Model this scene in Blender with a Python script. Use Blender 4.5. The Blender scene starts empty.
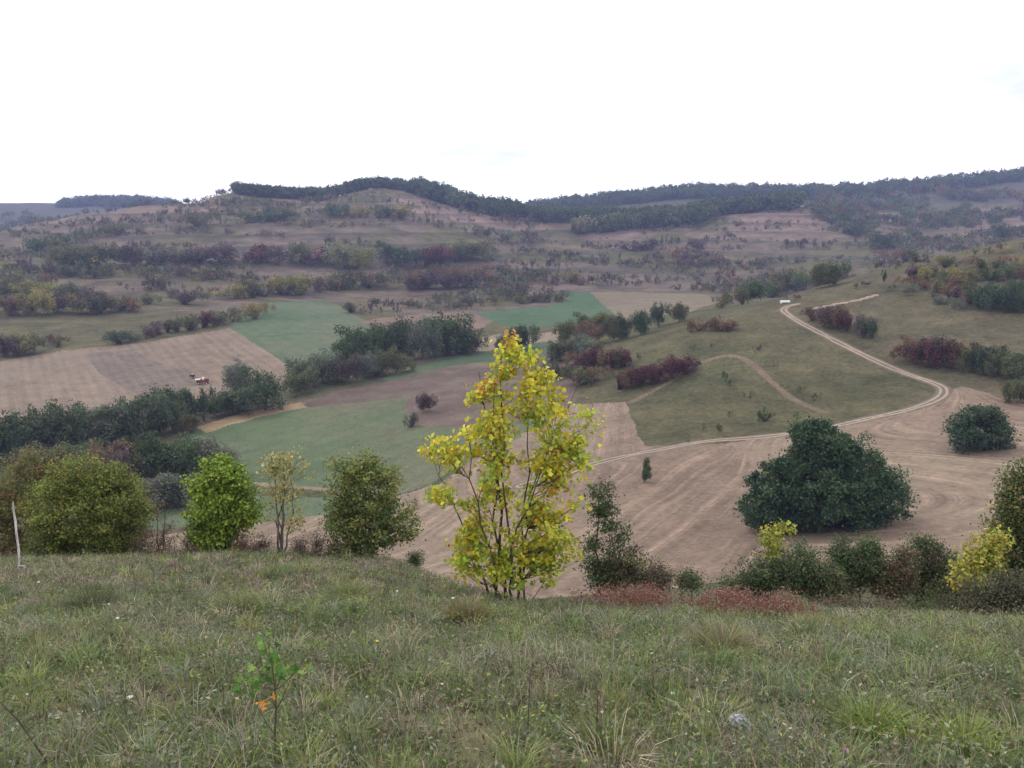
import bpy, bmesh, math, random
import numpy as np
from mathutils import Vector

# ------------------------------------------------------------------ camera, world, sun, exposure
SC = bpy.context.scene
COL = SC.collection
W, H, F = 1024, 768, 790.0
PITCH = math.radians(12.08)
CP, SP = math.cos(PITCH), math.sin(PITCH)

cam = bpy.data.cameras.new("camera")
cam.sensor_width = 36.0
cam.lens = F / W * 36.0
cam.clip_start = 0.05
cam.clip_end = 30000
camo = bpy.data.objects.new("camera", cam)
camo.location = (0, 0, 0)
camo.rotation_euler = (math.pi / 2 - PITCH, 0, 0)
COL.objects.link(camo)
SC.camera = camo

SUN_EL, SUN_AZ = math.radians(52), math.radians(-50)      # azimuth from +Y, negative = to the left
world = bpy.data.worlds.new("World")
SC.world = world
world.use_nodes = True
nt = world.node_tree
nt.nodes.clear()
out = nt.nodes.new("ShaderNodeOutputWorld")
sky = nt.nodes.new("ShaderNodeTexSky")
sky.sky_type = 'NISHITA'
sky.sun_disc = False
sky.sun_elevation = SUN_EL
sky.sun_rotation = SUN_AZ
bg = nt.nodes.new("ShaderNodeBackground"); bg.inputs[1].default_value = 0.1
nt.links.new(sky.outputs[0], bg.inputs[0])
cl = nt.nodes.new("ShaderNodeBackground"); cl.inputs[1].default_value = 1.42
tc = nt.nodes.new("ShaderNodeTexCoord")
mp = nt.nodes.new("ShaderNodeMapping"); mp.inputs['Scale'].default_value = (1.0, 1.0, 3.2)
nz = nt.nodes.new("ShaderNodeTexNoise"); nz.inputs['Scale'].default_value = 2.6; nz.inputs['Detail'].default_value = 5
cr = nt.nodes.new("ShaderNodeValToRGB")
cr.color_ramp.elements[0].position = 0.33; cr.color_ramp.elements[0].color = (0.53, 0.545, 0.57, 1)
cr.color_ramp.elements[1].position = 0.47; cr.color_ramp.elements[1].color = (1.0, 0.995, 1.0, 1)
nt.links.new(tc.outputs['Generated'], mp.inputs[0])
nt.links.new(mp.outputs[0], nz.inputs['Vector'])
nt.links.new(nz.outputs[0], cr.inputs[0])
nt.links.new(cr.outputs[0], cl.inputs[0])
mx = nt.nodes.new("ShaderNodeMixShader"); mx.inputs[0].default_value = 0.9
nt.links.new(bg.outputs[0], mx.inputs[1]); nt.links.new(cl.outputs[0], mx.inputs[2])
nt.links.new(mx.outputs[0], out.inputs[0])

sun = bpy.data.lights.new("sun", 'SUN')
sun.energy = 0.9
sun.angle = math.radians(16)
sun.color = (1.0, 0.96, 0.9)
suno = bpy.data.objects.new("sun", sun)
sd = Vector((math.sin(SUN_AZ) * math.cos(SUN_EL), math.cos(SUN_AZ) * math.cos(SUN_EL), math.sin(SUN_EL)))
suno.rotation_euler = (-sd).to_track_quat('-Z', 'Y').to_euler()
suno.location = (-60, 60, 120)
COL.objects.link(suno)

SC.view_settings.view_transform = 'Standard'
SC.view_settings.look = 'None'
SC.view_settings.exposure = 0.5
SC.view_settings.gamma = 1.0
SC.view_settings.use_curve_mapping = False
cy = SC.cycles
SC.render.engine = 'CYCLES'
cy.max_bounces = 4; cy.diffuse_bounces = 2; cy.glossy_bounces = 1; cy.transmission_bounces = 2
cy.transparent_max_bounces = 4; cy.volume_bounces = 1
cy.use_adaptive_sampling = True; cy.adaptive_threshold = 0.02
cy.use_denoising = True
cy.sample_clamp_indirect = 4.0

R = np.random.default_rng(11)
random.seed(5)

# ------------------------------------------------------------------ noise
_tab = np.random.default_rng(3).random((256, 256))
def vnoise(x, y):
    xi = np.floor(x).astype(int); yi = np.floor(y).astype(int)
    fx = x - xi; fy = y - yi
    fx = fx * fx * (3 - 2 * fx); fy = fy * fy * (3 - 2 * fy)
    a = _tab[xi & 255, yi & 255]; b = _tab[(xi + 1) & 255, yi & 255]
    c = _tab[xi & 255, (yi + 1) & 255]; d = _tab[(xi + 1) & 255, (yi + 1) & 255]
    return (a * (1 - fx) + b * fx) * (1 - fy) + (c * (1 - fx) + d * fx) * fy
def fbm(x, y, o=4):
    s = 0; a = 0.5; n = 0
    for i in range(o):
        s = s + a * vnoise(x * 2 ** i + 17.3 * i, y * 2 ** i + 5.1 * i); n += a; a *= 0.5
    return s / n
def sstep(a, b, x):
    t = np.clip((x - a) / (b - a), 0, 1)
    return t * t * (3 - 2 * t)

# ------------------------------------------------------------------ view geometry (used once to survey where things stand)
def te(u, v):
    xc = (np.asarray(u, float) - W / 2) / F; yc = (H / 2 - np.asarray(v, float)) / F
    fw = CP + yc * SP
    return xc / fw, (yc * CP - SP) / fw
def pt(u, v, Y):
    t, e = te(u, v)
    return np.array([t * Y, Y, e * Y])
def project(X, Y, Z):
    d = Y * CP - Z * SP
    return W / 2 + F * X / d, H / 2 - F * (Y * SP + Z * CP) / d

# ------------------------------------------------------------------ terrain survey lines: (u, distance, v)
KEYS = [
 [(0, 5, 742), (1024, 5, 742)],
 [(0, 10, 640), (500, 10, 642), (1024, 10, 644)],
 [(-250, 26, 562), (0, 26, 562), (130, 26, 560), (260, 26, 559), (390, 25, 564), (450, 21, 588), (520, 18, 609), (600, 18, 610), (700, 18, 611),
  (800, 19, 613), (900, 20, 615), (1024, 21, 618), (1274, 21, 608)],
 [(-250, 60, 612), (390, 60, 612), (520, 50, 645), (1024, 50, 645)],
 [(-250, 112, 548), (260, 112, 548), (390, 108, 552), (520, 95, 568), (600, 86, 577), (700, 80, 580), (800, 80, 575), (900, 80, 568), (1024, 80, 558), (1274, 80, 550)],
 [(-250, 170, 465), (390, 170, 462), (520, 160, 450), (600, 150, 460), (700, 140, 470), (800, 130, 480), (900, 125, 480), (1024, 125, 468), (1274, 125, 455)],
 [(-250, 215, 420), (130, 215, 420), (390, 215, 410), (520, 195, 412), (600, 172, 438), (700, 160, 442), (800, 165, 425), (900, 175, 402), (1024, 180, 383), (1274, 185, 365)],
 [(-250, 320, 350), (0, 330, 345), (130, 360, 330), (260, 400, 312), (390, 420, 312), (470, 360, 332), (520, 300, 354), (600, 255, 352), (700, 275, 318),
  (800, 300, 292), (900, 320, 264), (1024, 320, 238), (1274, 320, 190)],
 [(-250, 410, 310), (0, 420, 305), (130, 440, 300), (260, 470, 298), (390, 500, 302), (520, 470, 303), (600, 450, 305), (700, 440, 300), (800, 450, 298), (900, 480, 289), (1024, 520, 277), (1274, 520, 272)],
 [(-250, 560, 262), (0, 560, 262), (260, 600, 262), (390, 620, 262), (520, 640, 270), (640, 640, 275), (800, 640, 268), (900, 650, 258), (1024, 680, 245), (1274, 680, 235)],
 [(-250, 720, 236), (0, 720, 238), (130, 740, 228), (260, 760, 222), (390, 800, 217), (460, 810, 226), (520, 820, 238), (600, 820, 243), (700, 820, 238), (800, 820, 232), (900, 850, 236), (1024, 880, 226), (1274, 880, 220)],
 [(-250, 850, 236), (0, 850, 230), (60, 860, 219), (130, 880, 208), (200, 900, 202), (233, 920, 191), (260, 930, 196), (320, 950, 200), (345, 970, 194), (380, 1000, 187),
  (420, 990, 194), (460, 970, 206), (520, 940, 218), (600, 930, 223), (640, 930, 221), (700, 940, 217), (760, 960, 209), (800, 960, 206), (850, 970, 216), (900, 980, 222), (1024, 1000, 215), (1274, 1000, 205)],
 [(-250, 1250, 236), (0, 1250, 234), (130, 1200, 222), (200, 1180, 214), (260, 1180, 206), (380, 1180, 205), (460, 1180, 214), (520, 1150, 222), (640, 1150, 216), (760, 1150, 207), (800, 1150, 205), (900, 1150, 208), (1024, 1150, 199), (1274, 1150, 190)],
 [(-250, 2000, 207), (0, 2000, 205), (57, 2000, 205), (130, 2000, 204), (200, 2000, 207), (300, 1800, 208), (450, 1700, 214), (520, 1500, 213), (560, 1500, 207), (600, 1450, 203), (640, 1450, 199),
  (690, 1400, 194), (740, 1400, 194), (830, 1400, 194), (870, 1400, 191), (940, 1400, 185), (1024, 1400, 176), (1274, 1400, 165)],
 [(-250, 3000, 222), (1274, 2700, 215)],
 [(-250, 4400, 226), (1274, 4400, 226)],
]
def pchip_cols(xs, ys, xq):
    """monotone cubic through (xs, ys) per column: xs, ys are (K, C); xq is (Q,) -> (Q, C)"""
    K, C = xs.shape
    h = np.diff(xs, axis=0); d = np.diff(ys, axis=0) / h
    m = np.zeros_like(ys)
    w1 = 2 * h[1:] + h[:-1]; w2 = h[1:] + 2 * h[:-1]
    same = d[1:] * d[:-1] > 0
    with np.errstate(divide='ignore', invalid='ignore'):
        hm = (w1 + w2) / (w1 / d[:-1] + w2 / d[1:])
    m[1:-1] = np.where(same, hm, 0)
    m[0] = d[0]; m[-1] = d[-1]
    outv = np.empty((len(xq), C))
    cols = np.arange(C)
    for i, q in enumerate(xq):
        k = np.clip((xs <= q).sum(axis=0) - 1, 0, K - 2)
        x0 = xs[k, cols]; hh = h[k, cols]; s = np.clip((q - x0) / hh, -0.5, 1.2)
        y0 = ys[k, cols]; y1 = ys[k + 1, cols]; m0 = m[k, cols] * hh; m1 = m[k + 1, cols] * hh
        s2 = s * s; s3 = s2 * s
        outv[i] = (2 * s3 - 3 * s2 + 1) * y0 + (s3 - 2 * s2 + s) * m0 + (-2 * s3 + 3 * s2) * y1 + (s3 - s2) * m1
    return outv

tc_in = np.arange(-0.78, 0.7801, 0.0013)
side = 0.78 + 0.0013 * (1.12 ** np.arange(1, 52) - 1) / 0.12 * 1.0
side = side[side < 2.6]
TG = np.concatenate([-side[::-1], tc_in, side])
rows = [0.35]
while rows[-1] < 3050:
    y = rows[-1]
    dy = 0.09 if y < 3 else (0.03 * y if y < 28 else (0.014 * y if y < 75 else (0.004 * y if y < 345 else 0.0068 * y if y < 1500 else 0.012 * y)))
    rows.append(y + dy)
YG = np.array(rows)
C = len(TG)
kx = [np.full(C, math.log(0.35))]; ky = [np.full(C, (-1.62 - 0.42 * 0.35) / 0.35)]
kx.append(np.full(C, math.log(2.0))); ky.append(np.full(C, (-1.62 - 0.42 * 2.0) / 2.0))
for K in KEYS:
    K = np.array(K, float)
    t, e = te(K[:, 0], K[:, 2])
    kx.append(np.interp(TG, t, np.log(K[:, 1]))); ky.append(np.interp(TG, t, e))
def smooth_cols(a, n):
    p = np.pad(a, n, mode='edge'); k = np.hanning(2 * n + 3)[1:-1]; k /= k.sum()
    return np.convolve(p, k, mode='valid')
kx = np.array([smooth_cols(a, 9) for a in kx]); ky = np.array([smooth_cols(a, 9) for a in ky])
EG = pchip_cols(kx, ky, np.log(YG))                     # (rows, cols) elevation slope Z / Y
XX = TG[None, :] * YG[:, None]; YY = np.repeat(YG[:, None], C, 1)
ZZ = EG * YY
amp = 0.10 + 0.0022 * np.clip(YY - 60, 0, 900)
ZZ += amp * (fbm(XX / 28 + 40, YY / 28 + 9, 4) - 0.5)
ZZ += sstep(1150, 1800, YY) * 26 * (fbm(XX / 260 + 4, YY / 400 + 9, 3) - 0.5)
near = 1 - sstep(24, 34, YY)
ZZ += near * (0.34 * np.abs(fbm(XX / 1.0 + 3, YY / 1.0 + 8, 3) - 0.5) + 0.16 * (fbm(XX / 0.5 + 13, YY / 0.5 + 28, 2) - 0.5) + 0.3 * (fbm(XX / 5 + 31, YY / 5 + 18, 2) - 0.5))
hill = sstep(470, 620, YY) * (1 - sstep(930, 1050, YY))
terr = ZZ / 9.0 + 0.6 * fbm(XX / 150, YY / 150, 2)
ZZ += hill * 1.1 * np.sin(terr * 2 * np.pi)              # old terraces across the hillside
EG = ZZ / YY

def ground(X, Y):
    X = np.asarray(X, float); Y = np.asarray(Y, float)
    t = np.clip(X / Y, TG[0] + 1e-6, TG[-1] - 1e-6)
    i = np.clip(np.searchsorted(TG, t) - 1, 0, C - 2); j = np.clip(np.searchsorted(YG, Y) - 1, 0, len(YG) - 2)
    a = (t - TG[i]) / (TG[i + 1] - TG[i]); b = np.clip((Y - YG[j]) / (YG[j + 1] - YG[j]), 0, 1)
    e = (EG[j, i] * (1 - a) + EG[j, i + 1] * a) * (1 - b) + (EG[j + 1, i] * (1 - a) + EG[j + 1, i + 1] * a) * b
    return e * Y
def gp(X, Y):
    return np.array([X, Y, float(ground(X, Y))])
def hit(u, v, ymin=2.0):
    """where the sight line through (u, v) meets the ground"""
    t, e = te(u, v)
    i = int(np.clip(np.searchsorted(TG, t), 1, C - 1))
    colE = EG[:, i]
    ok = np.nonzero((YG > ymin) & (colE >= e))[0]
    if len(ok) == 0:
        j = int(np.argmax(np.where(YG > ymin, colE, -9)))
        Y = YG[j]
    else:
        j = ok[0]
        if j > 0 and colE[j - 1] < e and YG[j - 1] > ymin:
            a = (e - colE[j - 1]) / (colE[j] - colE[j - 1]); Y = YG[j - 1] + a * (YG[j] - YG[j - 1])
        else:
            Y = YG[j]
    return gp(t * Y, Y)
def hits(pts, ymin=62):
    return np.array([hit(u, v, ymin) for u, v in pts])

# ------------------------------------------------------------------ object helpers
def mesh_np(name, verts, faces_list, mats, attrs=None, smooth=False):
    """faces_list: list of int arrays (n, k)"""
    me = bpy.data.meshes.new(name)
    verts = np.asarray(verts, np.float32)
    me.vertices.add(len(verts)); me.vertices.foreach_set("co", verts.ravel())
    tot = np.concatenate([np.full(len(f), f.shape[1]) for f in faces_list if len(f)])
    idx = np.concatenate([f.ravel() for f in faces_list if len(f)])
    start = np.concatenate([[0], np.cumsum(tot)[:-1]])
    me.loops.add(len(idx)); me.loops.foreach_set("vertex_index", idx.astype(np.int32))
    me.polygons.add(len(tot)); me.polygons.foreach_set("loop_start", start.astype(np.int32))
    if smooth:
        me.polygons.foreach_set("use_smooth", np.ones(len(tot), bool))
    for k, a in (attrs or {}).items():
        if a.ndim == 2:
            at = me.attributes.new(k, 'FLOAT_COLOR', 'POINT')
            c = np.ones((len(verts), 4), np.float32); c[:, :3] = a
            at.data.foreach_set("color", c.ravel())
        else:
            at = me.attributes.new(k, 'FLOAT', 'POINT')
            at.data.foreach_set("value", a.astype(np.float32))
    me.update(calc_edges=True)
    for m in (mats if isinstance(mats, list) else [mats]):
        me.materials.append(m)
    return me
def link(name, me, parent=None, loc=(0, 0, 0)):
    o = bpy.data.objects.new(name, me); o.location = loc
    COL.objects.link(o)
    if parent: o.parent = parent
    return o
def tag(o, label=None, cat=None, group=None, kind=None):
    if label: o['label'] = label
    if cat: o['category'] = cat
    if group: o['group'] = group
    if kind: o['kind'] = kind
    return o
def empty(name, loc, label, cat, group=None):
    o = bpy.data.objects.new(name, None); o.location = loc; o.empty_display_size = 0.2
    COL.objects.link(o)
    return tag(o, label, cat, group)

# ------------------------------------------------------------------ materials
def newmat(name):
    m = bpy.data.materials.new(name); m.use_nodes = True
    n = m.node_tree; n.nodes.clear()
    return m, n
def N(n, typ, **kw):
    x = n.nodes.new(typ)
    for k, v in kw.items():
        if k in x.inputs: x.inputs[k].default_value = v
        else: setattr(x, k, v)
    return x
def mixrgb(n, fac, a, b, bt='MIX'):
    x = n.nodes.new("ShaderNodeMix"); x.data_type = 'RGBA'; x.blend_type = bt
    for s, val in ((x.inputs[0], fac), (x.inputs[6], a), (x.inputs[7], b)):
        if hasattr(val, 'is_linked') or isinstance(val, bpy.types.NodeSocket): n.links.new(val, s)
        elif isinstance(val, (int, float)): s.default_value = val
        else: s.default_value = (*val, 1)
    return x.outputs[2]
def ramp(n, src, stops):
    r = n.nodes.new("ShaderNodeValToRGB")
    e = r.color_ramp.elements
    while len(e) < len(stops): e.new(0.5)
    for i, (p, c) in enumerate(stops):
        e[i].position = p; e[i].color = (*c, 1) if not isinstance(c, float) else (c, c, c, 1)
    n.links.new(src, r.inputs[0])
    return r.outputs[0]
def noise(n, vec, scale, detail=3, rough=0.55, dist=0.0):
    x = N(n, "ShaderNodeTexNoise", Scale=scale, Detail=detail, Roughness=rough, Distortion=dist)
    if vec is not None: n.links.new(vec, x.inputs['Vector'])
    return x.outputs[0]
def principled(n, colour, rough=0.9, spec=0.1, normal=None):
    p = N(n, "ShaderNodeBsdfPrincipled", Roughness=rough)
    p.inputs['Specular IOR Level'].default_value = spec
    if isinstance(colour, bpy.types.NodeSocket): n.links.new(colour, p.inputs['Base Color'])
    else: p.inputs['Base Color'].default_value = (*colour, 1)
    if normal is not None: n.links.new(normal, p.inputs['Normal'])
    return p
def finish(n, sh):
    o = n.nodes.new("ShaderNodeOutputMaterial"); n.links.new(sh, o.inputs[0])
def bump(n, h, strength=0.5, dist=0.3):
    b = N(n, "ShaderNodeBump", Strength=strength, Distance=dist); n.links.new(h, b.inputs['Height'])
    return b.outputs[0]
def objcoord(n):
    return n.nodes.new("ShaderNodeTexCoord").outputs['Object']

def foliage_mat(name, transl=0.28, rough=0.6):
    m, n = newmat(name)
    a = N(n, "ShaderNodeAttribute", attribute_name="Col")
    oi = n.nodes.new("ShaderNodeObjectInfo")
    c = mixrgb(n, 1.0, a.outputs['Color'], oi.outputs['Color'], 'MULTIPLY')
    p = principled(n, c, rough, 0.18)
    tr = n.nodes.new("ShaderNodeBsdfTranslucent"); n.links.new(c, tr.inputs[0])
    ms = n.nodes.new("ShaderNodeMixShader"); ms.inputs[0].default_value = transl
    n.links.new(p.outputs[0], ms.inputs[1]); n.links.new(tr.outputs[0], ms.inputs[2])
    finish(n, ms.outputs[0])
    return m
LEAF = foliage_mat("foliage", 0.28)
GRASS = foliage_mat("grass_blades", 0.2, 0.7)
def bark_mat(name, a, b, scale=14):
    m, n = newmat(name)
    v = objcoord(n)
    mp_ = N(n, "ShaderNodeMapping"); mp_.inputs['Scale'].default_value = (1, 1, 0.3); n.links.new(v, mp_.inputs[0])
    f = noise(n, mp_.outputs[0], scale, 4)
    c = ramp(n, f, [(0.35, a), (0.65, b)])
    finish(n, principled(n, c, 0.9, 0.1, bump(n, f, 0.5, 0.02)).outputs[0])
    return m
BARK = bark_mat("brown_bark", (0.05, 0.038, 0.032), (0.12, 0.095, 0.08))
PALEBARK = bark_mat("pale_bark", (0.34, 0.32, 0.31), (0.72, 0.7, 0.68), 14)
GREYBARK = bark_mat("grey_bark", (0.10, 0.09, 0.08), (0.2, 0.18, 0.165))
def plain(name, c, rough=0.6, var=0.25, scale=6, spec=0.3):
    m, n = newmat(name)
    f = noise(n, objcoord(n), scale, 4)
    lo = tuple(x * (1 - var) for x in c); hi = tuple(min(1, x * (1 + var)) for x in c)
    finish(n, principled(n, ramp(n, f, [(0.3, lo), (0.7, hi)]), rough, spec).outputs[0])
    return m

def field_mat(name, stops, scale=0.05, stripe=None, grain=1.2, bumpd=0.12, attr=None, streak=None):
    """crop or soil: large patches, fine grain, and rows along a direction or along the surveyed 'across' distance"""
    m, n = newmat(name)
    v = objcoord(n)
    big = noise(n, v, scale, 4, 0.6)
    stops = [(p_, tuple(q * g_ for q, g_ in zip(c_, (0.615, 0.605, 0.59)))) for p_, c_ in stops]
    c = ramp(n, big, stops)
    mid = noise(n, v, 0.16, 4, 0.7)
    c = mixrgb(n, 1.0, c, ramp(n, mid, [(0.3, (0.84, 0.83, 0.82)), (0.5, (1, 1, 1)), (0.7, (1.16, 1.12, 1.1))]), 'MULTIPLY')
    fine = noise(n, v, grain, 3, 0.7)
    fr = ramp(n, fine, [(0.25, (0.72, 0.72, 0.72)), (0.75, (1.26, 1.24, 1.22))])
    c = mixrgb(n, 1.0, c, fr, 'MULTIPLY')
    if stripe:
        ang, per, lo, hi, dist = stripe
        mm = N(n, "ShaderNodeMapping"); mm.vector_type = 'POINT'
        mm.inputs['Rotation'].default_value = (0, 0, ang); n.links.new(v, mm.inputs[0])
        wv = N(n, "ShaderNodeTexWave", Scale=2 * math.pi / per / (2 * math.pi) * 0.314 * 1.0, Distortion=dist, Detail=2.0)
        wv.inputs['Detail Scale'].default_value = 0.4
        n.links.new(mm.outputs[0], wv.inputs['Vector'])
        sr = ramp(n, wv.outputs[1], [(0.2, (lo, lo, lo)), (0.8, (hi, hi, hi))])
        c = mixrgb(n, 1.0, c, sr, 'MULTIPLY')
        if streak:
            mk = N(n, "ShaderNodeMapping"); mk.inputs['Scale'].default_value = (1, 0.05, 1)
            n.links.new(mm.outputs[0], mk.inputs[0])
            ss = noise(n, mk.outputs[0], streak, 3)
            c = mixrgb(n, 1.0, c, ramp(n, ss, [(0.3, (0.90, 0.89, 0.89)), (0.7, (1.10, 1.09, 1.08))]), 'MULTIPLY')
    if attr:
        per, lo, hi = attr
        a = N(n, "ShaderNodeAttribute", attribute_name="across")
        wob = N(n, "ShaderNodeMath", operation='MULTIPLY_ADD'); n.links.new(noise(n, v, 0.04, 2), wob.inputs[0])
        wob.inputs[1].default_value = 5.0; n.links.new(a.outputs['Fac'], wob.inputs[2])
        comb = n.nodes.new("ShaderNodeCombineXYZ"); n.links.new(wob.outputs[0], comb.inputs[0])
        ss = noise(n, comb.outputs[0], 1.0 / per, 3, 0.7)
        brk = noise(n, v, 0.09, 3)
        sr = ramp(n, ss, [(0.36, (lo, lo, lo)), (0.5, (1.0, 1.0, 1.0)), (0.64, (hi, hi * 0.99, hi * 0.97))])
        sr = mixrgb(n, ramp(n, brk, [(0.38, 0.12), (0.62, 1.0)]), (1, 1, 1), sr)
        c = mixrgb(n, 1.0, c, sr, 'MULTIPLY')
    finish(n, principled(n, c, 0.95, 0.05, bump(n, fine, 0.6, bumpd)).outputs[0])
    return m

def wild_mat():
    m, n = newmat("rough_grassland")
    v = objcoord(n)
    a = N(n, "ShaderNodeAttribute", attribute_name="Col")
    f1 = noise(n, v, 0.11, 5, 0.68)
    f2 = noise(n, v, 0.9, 4, 0.7)
    mp_ = N(n, "ShaderNodeMapping"); mp_.inputs['Scale'].default_value = (0.35, 1.0, 3.0); n.links.new(v, mp_.inputs[0])
    f3 = noise(n, mp_.outputs[0], 0.06, 4, 0.65)
    c = mixrgb(n, 1.0, a.outputs['Color'], ramp(n, f1, [(0.3, (0.66, 0.68, 0.70)), (0.5, (1, 1, 1)), (0.72, (1.34, 1.28, 1.2))]), 'MULTIPLY')
    c = mixrgb(n, 1.0, c, ramp(n, f2, [(0.28, (0.62, 0.62, 0.62)), (0.72, (1.34, 1.32, 1.3))]), 'MULTIPLY')
    c = mixrgb(n, 1.0, c, ramp(n, f3, [(0.34, (0.78, 0.82, 0.8)), (0.66, (1.2, 1.14, 1.12))]), 'MULTIPLY')
    finish(n, principled(n, c, 0.95, 0.04, bump(n, f2, 0.7, 0.4)).outputs[0])
    return m
WILD = wild_mat()

# ------------------------------------------------------------------ the ground, partitioned into fields, tracks and rough land
def inpoly(P, poly):
    x, y = P[:, 0], P[:, 1]; ins = np.zeros(len(P), bool); n = len(poly); j = n - 1
    for i in range(n):
        xi, yi = poly[i][0], poly[i][1]; xj, yj = poly[j][0], poly[j][1]
        with np.errstate(divide='ignore', invalid='ignore'):
            c = ((yi > y) != (yj > y)) & (x < (xj - xi) * (y - yi) / (yj - yi) + xi)
        ins ^= c; j = i
    return ins
def polydist(P, line):
    """signed distance to a polyline and the arc length of the nearest point"""
    best = np.full(len(P), 1e9); sgn = np.zeros(len(P))
    for (a, b) in zip(line[:-1], line[1:]):
        ab = b[:2] - a[:2]; L2 = (ab ** 2).sum() + 1e-9
        s = np.clip(((P - a[:2]) @ ab) / L2, 0, 1)
        d = P - a[:2] - s[:, None] * ab
        dd = np.sqrt((d ** 2).sum(1)); side_ = np.sign(ab[0] * d[:, 1] - ab[1] * d[:, 0])
        m = dd < best
        best[m] = dd[m]; sgn[m] = side_[m]
    return best, sgn
def densify(line, n=8):
    """Catmull-Rom through the surveyed points"""
    L = [line[0]] + list(line) + [line[-1]]; o = []
    for i in range(1, len(L) - 2):
        p0, p1, p2, p3 = L[i - 1], L[i], L[i + 1], L[i + 2]
        for k in range(n):
            s = k / n
            o.append(0.5 * (2 * p1 + (p2 - p0) * s + (2 * p0 - 5 * p1 + 4 * p2 - p3) * s * s + (3 * p1 - p0 - 3 * p2 + p3) * s ** 3))
    o.append(line[-1])
    return np.array(o)

nR = len(YG)
P2 = np.stack([XX.ravel(), YY.ravel()], 1)
fc = np.stack([(XX[:-1, :-1] + XX[1:, 1:]).ravel() / 2, (YY[:-1, :-1] + YY[1:, 1:]).ravel() / 2], 1)
wob = fbm(fc[:, 0] / 6, fc[:, 1] / 6, 3) - 0.5
fcw = fc + np.stack([wob * 2.6, -wob * 2.6], 1)         # ragged field edges
cls = np.zeros(len(fc), np.int8)
REG = []
def region(name, px, mat, lab=None, ymin=62):
    poly = hits(px, ymin)
    lo = poly[:, :2].min(0) - 3; hi = poly[:, :2].max(0) + 3
    sel = np.nonzero((fc[:, 0] > lo[0]) & (fc[:, 0] < hi[0]) & (fc[:, 1] > lo[1]) & (fc[:, 1] < hi[1]))[0]
    m = inpoly(fcw[sel], poly)
    REG.append((name, mat)); cls[sel[m]] = len(REG)
_a, _b = hit(228, 330, 62), hit(298, 373, 62)
STRIPE = math.atan2(-(_b - _a)[0], -(_b - _a)[1])
region("stubble_field", [(-90, 372), (0, 361), (60, 351), (110, 346), (150, 342), (200, 333), (230, 328), (262, 348), (300, 374), (285, 392), (240, 400), (130, 416), (60, 428), (-90, 448)],
       field_mat("stubble", [(0.32, (0.235, 0.185, 0.15)), (0.55, (0.285, 0.23, 0.188)), (0.72, (0.255, 0.21, 0.168))], 0.02, (STRIPE, 3.6, 0.96, 1.04, 0.6), streak=0.45))
region("ploughed_field", [(82, 354), (132, 350), (152, 360), (183, 371), (205, 384), (170, 392), (140, 396), (101, 374)],
       field_mat("ploughed_soil", [(0.35, (0.20, 0.162, 0.145)), (0.65, (0.235, 0.195, 0.172))], 0.04, (STRIPE, 3.4, 0.95, 1.05, 1.2)))
region("winter_wheat_field", [(230, 328), (245, 312), (266, 303), (324, 300), (335, 304), (358, 317), (382, 329), (395, 345), (380, 365), (300, 374), (262, 348)],
       field_mat("young_wheat", [(0.3, (0.10, 0.155, 0.09)), (0.5, (0.13, 0.18, 0.11)), (0.72, (0.175, 0.185, 0.135))], 0.02, (STRIPE, 6.0, 0.975, 1.02, 1.0)))
region("fallow_strip", [(360, 322), (420, 314), (470, 310), (500, 319), (470, 332), (440, 338), (400, 340), (384, 331)],
       field_mat("fallow", [(0.35, (0.19, 0.135, 0.115)), (0.6, (0.25, 0.185, 0.155))], 0.05))
region("crop_strip", [(474, 313), (520, 308), (550, 306), (567, 301), (566, 292), (588, 292), (603, 305), (622, 319), (590, 325), (545, 327), (505, 326)],
       field_mat("green_crop", [(0.35, (0.085, 0.15, 0.085)), (0.6, (0.105, 0.17, 0.10)), (0.75, (0.15, 0.21, 0.135))], 0.03))
region("hay_strip", [(590, 292), (640, 292), (708, 295), (720, 302), (690, 312), (624, 319), (603, 305)],
       field_mat("dry_hay", [(0.35, (0.215, 0.18, 0.135)), (0.65, (0.26, 0.22, 0.165))], 0.03))
region("pale_strip", [(462, 346), (470, 338), (500, 334), (560, 331), (600, 333), (560, 341), (500, 349), (468, 353)],
       field_mat("pale_stubble", [(0.35, (0.29, 0.235, 0.175)), (0.65, (0.34, 0.28, 0.215))], 0.05))
region("crop_band", [(382, 379), (420, 365), (465, 353), (520, 345), (575, 338), (592, 343), (540, 356), (480, 363), (430, 372), (395, 383)],
       field_mat("green_band", [(0.35, (0.10, 0.155, 0.095)), (0.65, (0.14, 0.185, 0.12))], 0.04))
region("fallow_field", [(285, 412), (330, 392), (392, 380), (430, 371), (480, 362), (540, 356), (590, 350), (575, 402), (530, 425), (460, 427), (412, 426), (404, 412), (408, 398), (330, 406)],
       field_mat("fallow_purple", [(0.3, (0.135, 0.105, 0.095)), (0.5, (0.18, 0.14, 0.125)), (0.7, (0.23, 0.195, 0.15))], 0.06))
region("green_field", [(185, 432), (215, 424), (245, 413), (300, 407), (330, 405), (408, 397), (404, 412), (410, 427), (460, 428), (545, 425), (505, 445), (462, 462), (432, 484), (395, 496), (330, 489), (260, 484), (190, 478)],
       field_mat("sparse_wheat", [(0.3, (0.105, 0.155, 0.085)), (0.46, (0.135, 0.18, 0.105)), (0.62, (0.19, 0.18, 0.13)), (0.8, (0.215, 0.19, 0.155))], 0.014, (math.radians(35), 5.5, 0.98, 1.02, 1.0)))
region("green_plot", [(110, 506), (190, 499), (260, 496), (335, 498), (400, 503), (330, 519), (230, 524), (140, 530)],
       field_mat("green_plot", [(0.35, (0.115, 0.16, 0.095)), (0.65, (0.15, 0.19, 0.125))], 0.04))
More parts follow.
